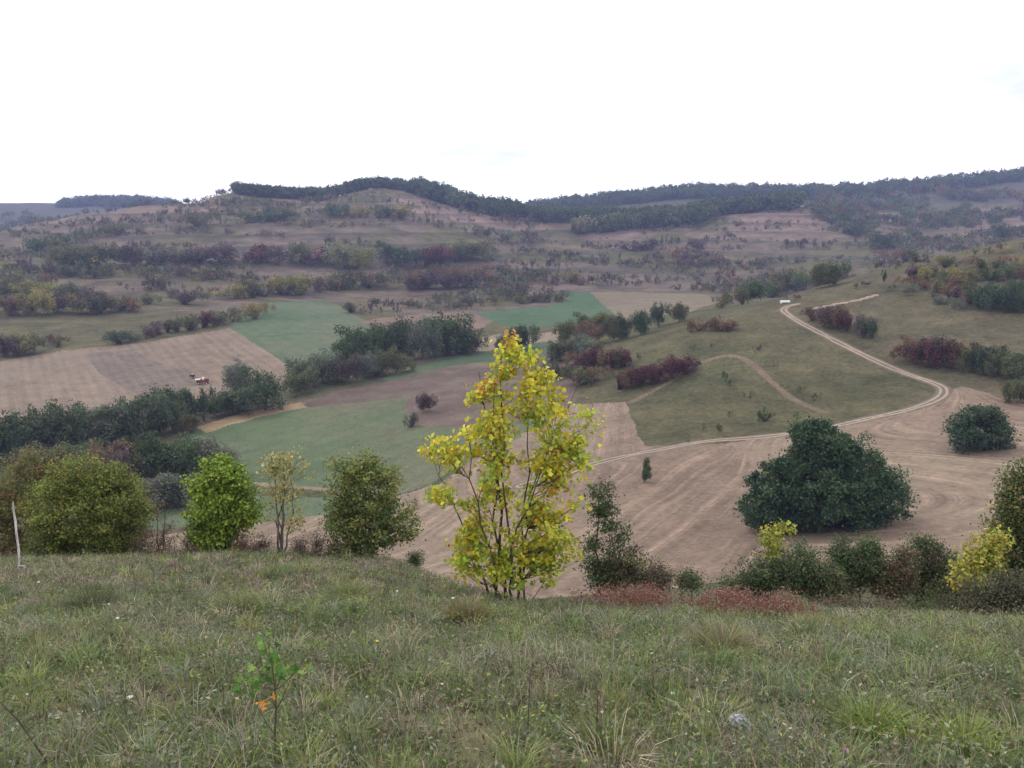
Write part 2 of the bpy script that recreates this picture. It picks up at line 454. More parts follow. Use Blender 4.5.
region("reed_strip", [(196, 427), (230, 416), (262, 409), (300, 402), (306, 407), (262, 417), (230, 425), (205, 432)],
       field_mat("dry_reeds", [(0.35, (0.34, 0.25, 0.155)), (0.65, (0.42, 0.32, 0.21))], 0.3, grain=1.8))
MOWN = field_mat("mown_stubble", [(0.3, (0.235, 0.175, 0.14)), (0.5, (0.295, 0.225, 0.18)), (0.7, (0.315, 0.255, 0.195))], 0.02, attr=(2.7, 0.60, 1.55), grain=1.0)
region("mown_field", [(60, 547), (180, 533), (270, 521), (340, 512), (400, 500), (440, 484), (470, 462), (545, 428), (572, 404), (629, 402), (646, 446), (720, 443), (800, 433), (850, 421), (900, 410), (937, 399),
       (960, 386), (1010, 398), (1100, 412), (1250, 430), (1300, 640), (900, 640), (600, 640), (300, 640), (60, 640)], MOWN, ymin=78)
track_px = [(797, 304), (788, 306), (784, 311), (800, 322), (830, 338), (868, 357), (905, 373), (934, 383), (944, 390), (937, 399), (910, 409), (870, 418), (820, 429), (760, 437), (700, 442), (645, 452), (600, 462), (560, 475), (520, 486)]
TRACK = densify(hits(track_px), 10)
side_px = [(812, 309), (836, 304), (858, 300), (876, 295)]
SIDE = densify(hits(side_px), 8)
farm_px = [(150, 476), (200, 480), (260, 484), (330, 490), (395, 497), (430, 487)]
FARM = densify(hits(farm_px), 8)
foot_px = [(631, 402), (660, 387), (690, 369), (715, 358), (735, 356), (752, 364), (772, 382), (795, 400), (825, 412)]
FOOT = densify(hits(foot_px), 8)
across = np.zeros(len(P2)); 
def strip(name, line, half, mat):
    lo = line[:, :2].min(0) - 8; hi = line[:, :2].max(0) + 8
    sel = np.nonzero((fc[:, 0] > lo[0]) & (fc[:, 0] < hi[0]) & (fc[:, 1] > lo[1]) & (fc[:, 1] < hi[1]))[0]
    d, s = polydist(fc[sel], line)
    REG.append((name, mat)); cls[sel[d < half * (1 + 0.5 * wob[sel])]] = len(REG)
def track_mat():
    m, n = newmat("dirt_track")
    v = objcoord(n)
    a = N(n, "ShaderNodeAttribute", attribute_name="rut")
    f = noise(n, v, 0.6, 4, 0.7)
    rut = ramp(n, a.outputs['Fac'], [(0.0, (0.13, 0.105, 0.075)), (0.16, (0.14, 0.11, 0.08)), (0.28, (0.27, 0.22, 0.18)), (0.48, (0.29, 0.235, 0.19)), (0.62, (0.15, 0.115, 0.09)), (1.0, (0.12, 0.1, 0.075))])
    c = mixrgb(n, 1.0, rut, ramp(n, f, [(0.3, (0.8, 0.8, 0.8)), (0.7, (1.15, 1.15, 1.15))]), 'MULTIPLY')
    finish(n, principled(n, c, 0.95, 0.05, bump(n, f, 0.5, 0.1)).outputs[0])
    return m
strip("foot_path", FOOT, 0.9, field_mat("trodden_earth", [(0.35, (0.2, 0.155, 0.115)), (0.65, (0.245, 0.19, 0.145))], 0.1))
strip("farm_path", FARM, 1.0, field_mat("farm_path", [(0.35, (0.27, 0.215, 0.175)), (0.65, (0.33, 0.27, 0.22))], 0.1))
strip("side_track", SIDE, 0.9, field_mat("side_track", [(0.35, (0.36, 0.29, 0.225)), (0.65, (0.42, 0.34, 0.275))], 0.1))
strip("dirt_track", TRACK, 1.6, track_mat())
_o = np.argsort(TRACK[:, 0])
def TRACKY(x): return np.interp(x, TRACK[_o, 0][:60], TRACK[_o, 1][:60])
selv = np.nonzero((P2[:, 1] > 70) & (P2[:, 1] < 330) & (P2[:, 0] > -120) & (P2[:, 0] < 330))[0]
dT, _ = polydist(P2[selv], TRACK)
GUIDE = densify(hits([(1010, 470), (960, 500), (905, 535), (860, 548), (800, 552), (740, 556), (690, 560)], 70), 8)
dG, _ = polydist(P2[selv], GUIDE)
rut = np.ones(len(P2)); rut[selv] = np.clip((dT + 0.5 * (fbm(P2[selv, 0] / 5, P2[selv, 1] / 5, 2) - 0.5)) / 1.6, 0, 1)
tc0 = hit(824, 500, 62)
dC = np.hypot((P2[selv, 0] - tc0[0]) * 0.9, (P2[selv, 1] - tc0[1]) * 1.15)
LEFT = hits([(598, 404), (592, 432), (585, 464)])
dL, sL = polydist(P2[selv], LEFT)
pu, pv_ = project(P2[selv, 0], P2[selv, 1], ZZ.ravel()[selv])
FLOW = hits([(800, 440), (745, 468), (700, 508), (650, 548), (600, 585)], 70)
dF, sF = polydist(P2[selv], FLOW)
wF = sstep(790, 730, pu) if False else 1 - sstep(725, 800, pu)
dS = dF * sF; zn = (pu > 715) & (pu < 800) & (dC < 40) & (P2[selv, 1] < tc0[1])
sg = np.sign(np.corrcoef(dC[zn], dS[zn])[0, 1]); off = (dC[zn] - sg * dS[zn]).mean()
dC = (1 - wF) * dC + wF * (off + sg * dS)
across[selv] = dC * (1 - 0.5 * np.exp(-dT / 6.0)) + 0.5 * dT * np.exp(-dT / 6.0)
inL = (P2[selv, 1] > TRACKY(P2[selv, 0])) & (P2[selv, 0] < hit(650, 442)[0])
across[selv[inL]] = 400 + (dL * sL)[inL]      # mowing swaths follow the track above and the bush below

# colours of rough land at each ground point
X1, Y1 = P2[:, 0], P2[:, 1]
n1 = fbm(X1 / 55 + 7, Y1 / 55 + 3, 4); n2 = fbm(X1 / 17 + 90, Y1 / 17 + 61, 4); n3 = fbm(X1 / 160 + 12, Y1 / 110 + 77, 3)
def lerp(a, b, w): return a * (1 - w[:, None]) + b * w[:, None]
olive = np.array([0.150, 0.140, 0.075]); dry = np.array([0.195, 0.155, 0.128]); green = np.array([0.105, 0.135, 0.065]); pink = np.array([0.285, 0.205, 0.175])
bush = np.array([0.10, 0.085, 0.07])
colr = lerp(np.tile(olive, (len(P2), 1)), dry, sstep(0.38, 0.62, n1))
colr = lerp(colr, green, sstep(0.52, 0.7, n3) * (1 - sstep(500, 640, Y1)))
colr = lerp(colr, bush, 0.6 * sstep(0.5, 0.68, n2) * sstep(300, 460, Y1))
colr = lerp(colr, pink, sstep(720, 900, Y1) * sstep(0.3, 0.55, n1) * (1 - sstep(1020, 1150, Y1)))
colr = lerp(colr, np.array([0.125, 0.118, 0.068]), (1 - sstep(300, 360, Y1)) * sstep(130, 160, Y1) * sstep(0.0, 0.1, X1 / Y1) * 0.75)
colr = lerp(colr, np.array([0.10, 0.10, 0.075]), sstep(1050, 1200, Y1) * 0.8)
phase = np.sin(terr * 2 * np.pi).ravel()
colr = lerp(colr, np.array([0.085, 0.085, 0.058]), 0.55 * sstep(0.25, 0.85, phase) * hill.ravel())
colr = colr * np.array([0.60, 0.605, 0.62])
nearw = 1 - sstep(30, 50, Y1)
nearc = lerp(np.tile(np.array([0.072, 0.082, 0.04]), (len(P2), 1)), np.array([0.115, 0.10, 0.065]), sstep(0.4, 0.62, fbm(X1 / 2.2, Y1 / 2.2, 3)))
nearc = lerp(nearc, np.array([0.175, 0.12, 0.095]), 0.8 * sstep(15, 19, Y1))
colr = lerp(colr, nearc, nearw)

quad0 = (np.arange(nR - 1)[:, None] * C + np.arange(C - 1)[None, :]).ravel()
quads = np.stack([quad0, quad0 + 1, quad0 + 1 + C, quad0 + C], 1)
V3 = np.stack([XX.ravel(), YY.ravel(), ZZ.ravel()], 1)
REG = [("hillside_ground", WILD)] + REG
for k_, (nm, mat) in enumerate(REG):
    q = quads[cls == k_]
    if not len(q): print("EMPTY REGION", nm); continue
    used, inv = np.unique(q, return_inverse=True)
    at = {}
    if nm == "hillside_ground": at["Col"] = colr[used]
    if nm == "mown_field": at["across"] = across[used]
    if nm == "dirt_track": at["rut"] = rut[used]
    o = link(nm, mesh_np(nm, V3[used], [inv.reshape(-1, 4)], mat, at, True))
    tag(o, kind="structure")

# air: one closed box of thin haze
hz = bpy.data.materials.new("air"); hz.use_nodes = True; n = hz.node_tree; n.nodes.clear()
pv = n.nodes.new("ShaderNodeVolumePrincipled"); pv.inputs['Density'].default_value = 0.00018; pv.inputs['Color'].default_value = (0.40, 0.47, 0.86, 1)
pv.inputs['Anisotropy'].default_value = 0.0
n.links.new(pv.outputs[0], n.nodes.new("ShaderNodeOutputMaterial").inputs['Volume'])
zlo, zhi = ZZ.min() - 1.0, max(60.0, ZZ.max() + 35)
bx = np.array([[x, y, z] for z in (zlo, zhi) for y in (-30, 3150) for x in (-8600, 8600)])
bf = np.array([[0, 2, 3, 1], [4, 5, 7, 6], [0, 1, 5, 4], [2, 6, 7, 3], [0, 4, 6, 2], [1, 3, 7, 5]])
tag(link("haze", mesh_np("haze", bx, [bf], hz)), kind="stuff")

# ------------------------------------------------------------------ plant geometry
def unit(v): return v / (np.linalg.norm(v, axis=-1, keepdims=True) + 1e-9)
def leaf_cards(cen, outd, size, rng, shape=4, aspect=0.6, spread=0.8, droop=0.0):
    """one small leaf face per centre; shape 4 = diamond, 6 = folded oval (two quads)"""
    n = len(cen)
    nrm = unit(outd * (1 - spread) + rng.normal(size=(n, 3)) * spread + np.array([0, 0, 0.35]))
    a = unit(np.cross(nrm, rng.normal(size=(n, 3)))); a[:, 2] -= droop; a = unit(a); b = unit(np.cross(nrm, a))
    s = (size * rng.uniform(0.65, 1.35, n))[:, None]
    L = a * s * 0.5; B = b * s * 0.5 * aspect
    if shape == 4:
        V = np.stack([cen - L, cen + B - L * 0.1, cen + L, cen - B - L * 0.1], 1).reshape(-1, 3)
        Fq = np.arange(n * 4).reshape(n, 4)
        return V, [Fq], 4
    up = nrm * s * 0.12
    V = np.stack([cen - L, cen - L * 0.25 + B + up, cen + L * 0.45 + B * 0.7 + up, cen + L, cen + L * 0.45 - B * 0.7 + up, cen - L * 0.25 - B + up], 1).reshape(-1, 3)
    base = np.arange(n)[:, None] * 6
    Fq = np.concatenate([base + np.array([[0, 1, 2, 3]]), base + np.array([[0, 3, 4, 5]])])
    return V, [Fq], 6
def tubes(paths, sides=6):
    VV, FF, o = [], [], 0
    for pts, rad in paths:
        pts = np.asarray(pts, float); k = len(pts)
        d = unit(np.gradient(pts, axis=0)); ref = np.array([0.31, 0.95, 0.05]) if abs(d[0][2]) > 0.5 else np.array([0.05, 0.1, 1.0])
        a = unit(np.cross(d, ref)); b = np.cross(d, a)
        th = np.arange(sides) * 2 * np.pi / sides
        ring = pts[:, None, :] + (a[:, None, :] * np.cos(th)[None, :, None] + b[:, None, :] * np.sin(th)[None, :, None]) * np.asarray(rad)[:, None, None]
        VV.append(ring.reshape(-1, 3))
        i = np.arange(k - 1)[:, None] * sides; j = np.arange(sides)[None, :]; j2 = (j + 1) % sides
        FF.append((np.stack([i + j, i + j2, i + sides + j2, i + sides + j], -1).reshape(-1, 4)) + o)
        o += k * sides
    return np.concatenate(VV), [np.concatenate(FF)]
def curve(p0, p1, bend, n=5):
    s = np.linspace(0, 1, n)[:, None]
    return p0 * (1 - s) + p1 * s + bend * (4 * s * (1 - s))
def pick(rng, pal, n, patch=None):
    cols = np.array([p[0] for p in pal]); w = np.array([p[1] for p in pal], float); w /= w.sum()
    i = rng.choice(len(pal), n, p=w)
    return cols[i]

def plant(name, label, cat, u, Y, lobes, pal, nclump=60, per=60, leaf=0.1, clump_r=0.22, stems=None, bark=BARK, shape=4, aspect=0.6, seed=1,
          r0=0.05, group=None, low=0.0, spread=0.8, tip=0.006, shell=0.6, clumpmix=0.75, droop=0.0, twig=1.0, stem_sides=7, pal_low=None, edge=0.5):
    """a tree or shrub: stems, limbs reaching into a surveyed crown outline, leaves in clumps at the limb ends"""
    rng = np.random.default_rng(seed)
    t, _ = te(u, 560)
    base = gp(t * Y, Y); base[2] -= 0.03
    mpp = Y / F / CP
    L = []
    for lb in lobes:
        c = pt(lb[0], lb[1], Y + (lb[4] if len(lb) > 4 else 0)); L.append((c, np.array([lb[2] * mpp, lb[2] * mpp * 0.9, lb[3] * mpp])))
    vol = np.array([np.prod(r) ** 0.6 for _, r in L]); vol /= vol.sum()
    att, outd = [], []
    while len(att) < nclump:
        c, r = L[rng.choice(len(L), p=vol)]
        d = unit(rng.normal(size=3)); rr = 1 - shell * rng.random() ** 1.6 + (0.22 * rng.random() if rng.random() < 0.22 else 0)
        p = c + d * r * rr
        if p[2] < float(ground(p[0], p[1])) + low: continue
        att.append(p); outd.append(unit(d * r))
    att = np.array(att); outd = np.array(outd)
    # stems
    paths = []
    if stems is None:
        top = max(L, key=lambda q: q[0][2])[0]
        stems = [None]; tops = [base + (top - base) * 0.8]
    else:
        tops = [pt(s[0], s[1], Y + (s[2] if len(s) > 2 else 0)) for s in stems]
    sp_all = []
    for q, tp in enumerate(tops):
        b0 = base + np.array([0.22 * (tp[0] - base[0]), 0, 0]) * (len(tops) > 1) + (np.array([rng.normal() * 0.12, rng.normal() * 0.12, 0]) * (len(tops) > 1) * (0.4 + r0 * 6))
        b0[2] = float(ground(b0[0], b0[1])) - 0.04
        bend = np.array([rng.normal(), rng.normal(), 0]) * 0.04 * np.linalg.norm(tp - b0)
        pts = curve(b0, tp, bend, 9) + np.vstack([np.zeros(3), rng.normal(size=(8, 3)) * 0.012 * np.linalg.norm(tp - b0) * np.array([1, 1, 0.2])])
        rr = r0 * (1 if q == 0 else rng.uniform(0.55, 0.85)) * np.linspace(1, 0.22, 9)
        paths.append((pts, rr)); sp_all += [(p, r_) for p, r_ in zip(pts, rr)]
    SPp = np.array([p for p, _ in sp_all]); SPr = np.array([r_ for _, r_ in sp_all])
    lp, lo_ = [], []
    for p, od in zip(att, outd):
        hd = np.hypot(SPp[:, 0] - p[0], SPp[:, 1] - p[1])
        cost = np.linalg.norm(SPp - p, axis=1) + 2.5 * np.clip(SPp[:, 2] - (p[2] - 0.45 * hd), 0, None)
        i = int(np.argmin(cost)); a0 = SPp[i]
        ln = np.linalg.norm(p - a0)
        if ln > 0.05:
            bd = np.array([rng.normal() * 0.06, rng.normal() * 0.06, -0.05]) * ln
            br = curve(a0, p, bd, 5)
            rb = min(SPr[i] * 0.6, 0.004 + 0.011 * ln) * twig
            paths.append((br, np.linspace(rb, tip * twig, 5)))
            for f_ in (0.55, 0.8):
                q = br[0] * (1 - f_) + br[-1] * f_
                if rng.random() < edge: lp.append((q, int(per * 0.3), od))
        lp.append((p, per, od))
    cc, oo, cl_ = [], [], []
    zspan = float(att[:, 2].max() - base[2])
    for p, k2, od in lp:
        nn = max(3, int(k2 * rng.uniform(0.6, 1.4)))
        g = rng.normal(size=(nn, 3)) * clump_r * np.array([1, 1, 0.75]) * rng.uniform(0.7, 1.25)
        cc.append(p + g); oo.append(unit(g + od * clump_r)); 
        pp = pal_low if (pal_low and rng.random() < 1.5 * (0.55 - (p[2] - base[2]) / zspan)) else pal
        base_c = pick(rng, pp, 1)
        mixc = np.where(rng.random((nn, 1)) < clumpmix, base_c, pick(rng, pp, nn))
        cl_.append(mixc * rng.uniform(0.8, 1.2) * rng.uniform(0.82, 1.2, (nn, 1)))
    cc = np.concatenate(cc); oo = np.concatenate(oo); cl_ = np.concatenate(cl_)
    gz = ground(cc[:, 0], cc[:, 1]); okk = cc[:, 2] > gz + 0.03
    cc, oo, cl_ = cc[okk], oo[okk], cl_[okk]
    V, Fc, kv = leaf_cards(cc, oo, leaf, rng, shape, aspect, spread, droop)
    root = empty(name, tuple(base), label, cat, group)
    link("crown", mesh_np("crown", V - base, Fc, LEAF, {"Col": np.repeat(cl_, kv, 0)}), root)
    Vt, Ft = tubes(paths, stem_sides)
    link("trunk", mesh_np("trunk", Vt - base, Ft, bark, None, True), root)
    return root

# unit-height crowns for things too far away to show twigs
def far_crown(seed, nl, nleaf, size, wide=0.6, tall=1.0, aspect=0.7, spread=0.75, cl=34, twiggy=False):
    rng = np.random.default_rng(seed)
    lob = [(np.array([rng.normal() * 0.22 * wide * 1.5, rng.normal() * 0.22 * wide * 1.5, rng.uniform(0.28, 0.72) * tall]), np.array([wide * 0.45, wide * 0.45, 0.32 * tall]) * rng.uniform(0.7, 1.1)) for _ in range(nl)]
    cc, oo, col_ = [], [], []
    for i in range(cl):
        c, r = lob[rng.integers(nl)]
        d = unit(rng.normal(size=3) + np.array([0, 0, 0.2])); p = c + d * r * (1 - 0.5 * rng.random() ** 2)
        k2 = nleaf // cl
        g = np.clip(rng.normal(size=(k2, 3)), -1.5, 1.5) * 0.062 * (0.6 + wide)
        cc.append(p + g); oo.append(unit(g + d * 0.1)); col_.append(np.full((k2, 3), rng.uniform(0.75, 1.28)) * rng.uniform(0.8, 1.2, (k2, 1)) * np.array([[rng.uniform(0.9, 1.12), 1, rng.uniform(0.88, 1.1)]]))
    cc = np.concatenate(cc); oo = np.concatenate(oo); col_ = np.concatenate(col_)
    cc[:, 2] = np.abs(cc[:, 2])
    V, Fc, kv = leaf_cards(cc, oo, size, rng, 4, aspect, spread)
    if twiggy:
        n_ = nleaf // 3
        a = rng.normal(size=(n_, 3)) * 0.06 * np.array([1, 1, 0]); e = cc[rng.integers(len(cc), size=n_)]
        w = rng.normal(size=(n_, 3)); w = unit(w) * 0.008
        V2 = np.stack([a - w, a + w, e + w * 0.5, e - w * 0.5], 1).reshape(-1, 3)
        F2 = np.arange(n_ * 4).reshape(-1, 4) + len(V)
        V = np.concatenate([V, V2]); Fc = [Fc[0], F2]; cols = np.concatenate([np.repeat(col_, kv, 0), np.full((n_ * 4, 3), 0.8)])
    else:
        cols = np.repeat(col_, kv, 0)
    zt = np.percentile(V[:, 2], 99.3)
    V = V / np.array([1, 1, zt])
    ww = np.percentile(np.abs(V[:, :2]), 97)
    V[:, :2] *= 0.5 / ww                        # unit height, unit width
    return V, Fc, cols
FARM_SHRUB = [far_crown(100 + i, 5, 800, 0.105, 1.1, 1.0, twiggy=(i % 3 == 0)) for i in range(8)]
MID_TREE = [far_crown(200 + i, 9, 4200, 0.058, 0.75, 1.0, cl=80) for i in range(6)]
POPLAR = [far_crown(300 + i, 7, 2800, 0.06, 0.42, 1.0, cl=70) for i in range(3)]
def crown_mesh(nm, vf): return mesh_np(nm, vf[0], vf[1], LEAF, {"Col": vf[2]})
SH_ME = [crown_mesh("shrub", v) for v in FARM_SHRUB]
MT_ME = [crown_mesh("tree", v) for v in MID_TREE]
PO_ME = [crown_mesh("tree", v) for v in POPLAR]
def unit_trunk():
    P = [(np.array([[0, 0, -0.03], [0.01, 0, 0.25], [-0.01, 0.01, 0.6]]), [0.035, 0.026, 0.01])]
    rng = np.random.default_rng(4)
    for i in range(9):
        z = rng.uniform(0.12, 0.5); a = rng.uniform(0, 6.28)
        P.append((curve(np.array([0, 0, z]), np.array([math.cos(a) * 0.28, math.sin(a) * 0.28, z + rng.uniform(0.18, 0.35)]), np.zeros(3), 4), np.linspace(0.014, 0.004, 4)))
    return tubes(P, 6)
UT = unit_trunk(); TR_ME = mesh_np("trunk", UT[0], UT[1], GREYBARK, None, True)

TINT = {
 'olive': ((0.105, 0.108, 0.048), "olive green"), 'dark': ((0.055, 0.083, 0.040), "dark green"), 'yellow': ((0.215, 0.195, 0.062), "yellowish"),
 'purple': ((0.092, 0.066, 0.064), "purple brown"), 'maroon': ((0.088, 0.036, 0.038), "dark maroon"), 'rust': ((0.150, 0.096, 0.060), "rusty brown"),
 'grey': ((0.13, 0.14, 0.105), "grey green"), 'green': ((0.062, 0.098, 0.038), "mid green"), 'bluegreen': ((0.080, 0.106, 0.058), "bluish dark green"),
 'pale': ((0.19, 0.185, 0.11), "pale green"),
}
THINGS = []
def put(u, v, h, w, tint, phrase, kind='shrub', ymin=62, place=None):
    p = hit(u, v, ymin) if place is None else place
    THINGS.append(dict(u=u, v=v, h=h, w=w, tint=tint, phrase=phrase, kind=kind, p=p, m=p[1] / F / CP))
def row(phrase, line, h, n, tints, wide=1.25, kind='shrub', jit=1.5, hv=0.3, ymin=62):
    line = np.array(line, float); L = np.concatenate([[0], np.cumsum(np.hypot(*np.diff(line, axis=0).T))])
    for i in range(n):
        s = (i + 0.5 + R.uniform(-0.3, 0.3)) / n * L[-1]
        u = np.interp(s, L, line[:, 0]); v = np.interp(s, L, line[:, 1]) + R.normal() * jit * 0.5
        hh = h * R.uniform(1 - hv, 1 + hv)
        put(u, v, hh, hh * wide * R.uniform(0.8, 1.3), tints[R.integers(len(tints))], phrase, kind, ymin)

# -- left hillside
ph = "in the left edge thicket"
row(ph, [(-14, 313), (40, 315), (90, 313), (140, 311)], 20, 12, ['olive', 'yellow', 'olive', 'purple', 'grey', 'rust'])
row(ph, [(-10, 300), (40, 301), (90, 303)], 19, 8, ['olive', 'yellow', 'dark', 'olive'])
row(ph, [(-8, 286), (30, 288), (60, 290)], 16, 5, ['olive', 'yellow', 'rust', 'grey'])
row(ph, [(-5, 274), (25, 272), (45, 275)], 12, 4, ['olive', 'purple', 'yellow'])
row("high on the left hillside", [(36, 252), (65, 247), (95, 240), (140, 231)], 11, 9, ['green', 'olive', 'olive', 'grey'])
row("in the left hillside belt", [(62, 267), (78, 269), (100, 267)], 20, 4, ['yellow', 'olive', 'olive'])
row("in the left hillside belt", [(112, 265), (135, 266), (160, 265), (190, 264), (238, 263)], 17, 12, ['purple', 'dark', 'purple', 'olive', 'purple', 'grey'])
row("under the left ridge", [(70, 226), (100, 224), (124, 223)], 7, 6, ['olive', 'purple', 'grey'])
row("under the left ridge", [(140, 224), (185, 222)], 7, 5, ['purple', 'rust', 'olive'])
row("under the left ridge", [(190, 227), (225, 225), (258, 221)], 11, 7, ['olive', 'green', 'pale', 'olive'])
row("below the left hillside belt", [(145, 305), (180, 303), (218, 301)], 11, 7, ['purple', 'olive', 'grey', 'purple'])
row("in the clump above the green field", [(222, 299), (240, 297), (262, 294)], 16, 4, ['yellow', 'olive', 'yellow'])
ph = "in the stubble field hedge"
row(ph, [(-8, 357), (15, 356), (34, 352)], 17, 5, ['yellow', 'purple', 'rust', 'olive'])
row(ph, [(42, 347), (70, 344)], 9, 4, ['purple', 'maroon', 'olive'])
row(ph, [(102, 345), (120, 343), (142, 340)], 11, 4, ['bluegreen', 'grey'], 1.6)
row(ph, [(140, 337), (170, 333)], 11, 4, ['maroon', 'purple'])
row(ph, [(176, 331), (200, 328), (226, 325)], 13, 6, ['maroon', 'olive', 'purple', 'olive'])
row(ph, [(230, 322), (246, 321), (268, 317)], 14, 4, ['yellow', 'maroon', 'olive'])
# -- centre hillside
row("under the ridge saddle", [(242, 223), (270, 222), (298, 219)], 10, 6, ['green', 'olive', 'dark'])
row("in the row below the summit", [(316, 218), (334, 217), (360, 217), (388, 218), (411, 219)], 10, 10, ['yellow', 'olive', 'yellow', 'dark'])
ph = "in the middle hillside belt"
row(ph, [(243, 262), (280, 264), (322, 264)], 15, 9, ['purple', 'olive', 'maroon', 'rust', 'purple'])
row(ph, [(330, 262), (350, 267), (368, 270)], 21, 4, ['yellow', 'pale', 'olive'])
row(ph, [(380, 266), (405, 266), (430, 266), (458, 262), (478, 260)], 17, 11, ['purple', 'maroon', 'purple', 'dark', 'olive'])
ph = "in the lower hillside belt"
row(ph, [(250, 297), (280, 295), (308, 294)], 16, 6, ['yellow', 'olive', 'purple'])
row(ph, [(315, 291), (350, 287), (398, 287)], 15, 9, ['olive', 'olive', 'purple', 'rust'])
row(ph, [(410, 290), (430, 291), (455, 288), (482, 286)], 20, 7, ['rust', 'purple', 'purple', 'grey'])
row("above the brown strip", [(345, 312), (375, 314), (402, 313)], 10, 5, ['olive', 'olive', 'purple'])
row("above the brown strip", [(412, 309), (450, 307), (500, 305)], 9, 8, ['olive', 'grey', 'purple'])
row("right of the bare summit", [(425, 222), (460, 232), (500, 240), (530, 243)], 8, 9, ['grey', 'purple', 'olive', 'dark'])
row("right of the bare summit", [(372, 200), (400, 204), (430, 210)], 6, 6, ['grey', 'olive', 'grey'])
row("on the central slope", [(487, 262), (515, 266), (545, 270), (575, 268)], 10, 8, ['purple', 'olive', 'grey', 'yellow'])
row("above the bright green strip", [(490, 300), (515, 303), (545, 302), (556, 296)], 9, 6, ['purple', 'grey', 'olive'])
row("above the bright green strip", [(536, 283), (556, 284), (578, 281)], 11, 4, ['purple', 'olive', 'yellow'])
# -- right of centre
ph = "below the dark terrace wood"
row(ph, [(480, 237), (502, 240), (528, 240)], 9, 5, ['purple', 'dark', 'grey'])
put(590, 247, 6, 18, 'purple', ph)
put(632, 251, 10, 20, 'purple', ph); put(648, 250, 11, 20, 'purple', ph); put(661, 248, 14, 9, 'dark', ph)
row(ph, [(668, 264), (685, 265), (710, 263)], 12, 4, ['rust', 'purple', 'purple'], 1.6)
row(ph, [(683, 252), (710, 251)], 9, 3, ['purple', 'dark'], 1.8)
row(ph, [(722, 251), (742, 250)], 6, 2, ['purple'], 2)
row("in the far low row", [(612, 279), (640, 280), (680, 280), (736, 277)], 6, 10, ['purple', 'maroon', 'purple'], 1.9)
row("by the hay strip", [(668, 290), (696, 291)], 6, 3, ['dark', 'olive'], 1.5)
row("on the far bare slope", [(760, 265), (800, 262), (850, 262)], 6, 6, ['purple', 'grey', 'purple'], 2)
row("in the hollow behind the spur", [(858, 262), (875, 264), (905, 262), (930, 258)], 11, 7, ['purple', 'rust', 'grey', 'olive'])
put(885, 248, 15, 22, 'dark', "in the far hollow", 'tree')
# -- valley trees in front of the green field
ph = "in the stream side grove"
row(ph, [(300, 390), (318, 384), (332, 380)], 34, 4, ['grey', 'bluegreen', 'grey'], 1.0, 'tree')
put(347, 384, 30, 30, 'purple', ph, 'tree')
row(ph, [(360, 379), (385, 374), (402, 374)], 24, 5, ['olive', 'olive', 'grey'], 1.1, 'tree')
row(ph, [(340, 370), (372, 364), (388, 362), (405, 361), (424, 359), (446, 355)], 36, 10, ['dark', 'bluegreen', 'bluegreen', 'grey', 'green'], 0.9, 'tree')
row(ph, [(440, 356), (460, 354), (478, 351)], 18, 5, ['olive', 'dark', 'olive'], 1.4)
put(266, 408, 40, 56, 'dark', "by the pale reeds", 'tree')
put(236, 401, 42, 32, 'grey', "by the pale reeds", 'tree')
put(298, 396, 26, 30, 'olive', "by the pale reeds", 'tree')
# -- the dark tree line on the left
ph = "in the dark tree line on the left"
row(ph, [(-20, 462), (10, 460), (35, 457), (62, 452)], 46, 7, ['bluegreen', 'dark', 'bluegreen', 'grey'], 1.0, 'tree', hv=0.15)
row(ph, [(66, 450), (95, 446), (125, 443)], 44, 6, ['bluegreen', 'grey', 'bluegreen', 'dark'], 1.0, 'tree', hv=0.15)
row(ph, [(128, 441), (150, 435), (168, 431), (186, 428)], 44, 6, ['dark', 'bluegreen', 'bluegreen'], 0.85, 'tree', hv=0.15)
put(192, 425, 38, 17, 'dark', ph, 'poplar'); put(206, 422, 36, 16, 'dark', ph, 'poplar')
row(ph, [(212, 418), (246, 411)], 22, 4, ['green', 'bluegreen'], 1.3, 'tree')
ph = "in the near thicket"
row(ph, [(20, 476), (60, 476), (100, 477)], 36, 6, ['olive', 'bluegreen', 'olive'], 1.2, 'tree', hv=0.15)
row(ph, [(100, 488), (125, 487), (150, 488)], 46, 5, ['rust', 'olive', 'purple', 'olive'], 1.0, 'tree', hv=0.15)
row(ph, [(152, 486), (176, 486), (196, 484)], 50, 4, ['dark', 'green', 'bluegreen'], 0.85, 'tree', hv=0.12)
put(212, 486, 50, 46, 'grey', ph, 'tree'); put(228, 478, 36, 26, 'grey', ph, 'tree')
row(ph, [(140, 508), (165, 508), (192, 505)], 36, 4, ['grey', 'purple'], 1.1, 'tree', hv=0.12)
put(188, 432, 20, 24, 'olive', ph)
# -- on the fallow
put(411, 427, 16, 14, 'grey', "on the purple fallow"); put(425, 412, 20, 20, 'purple', "on the purple fallow")
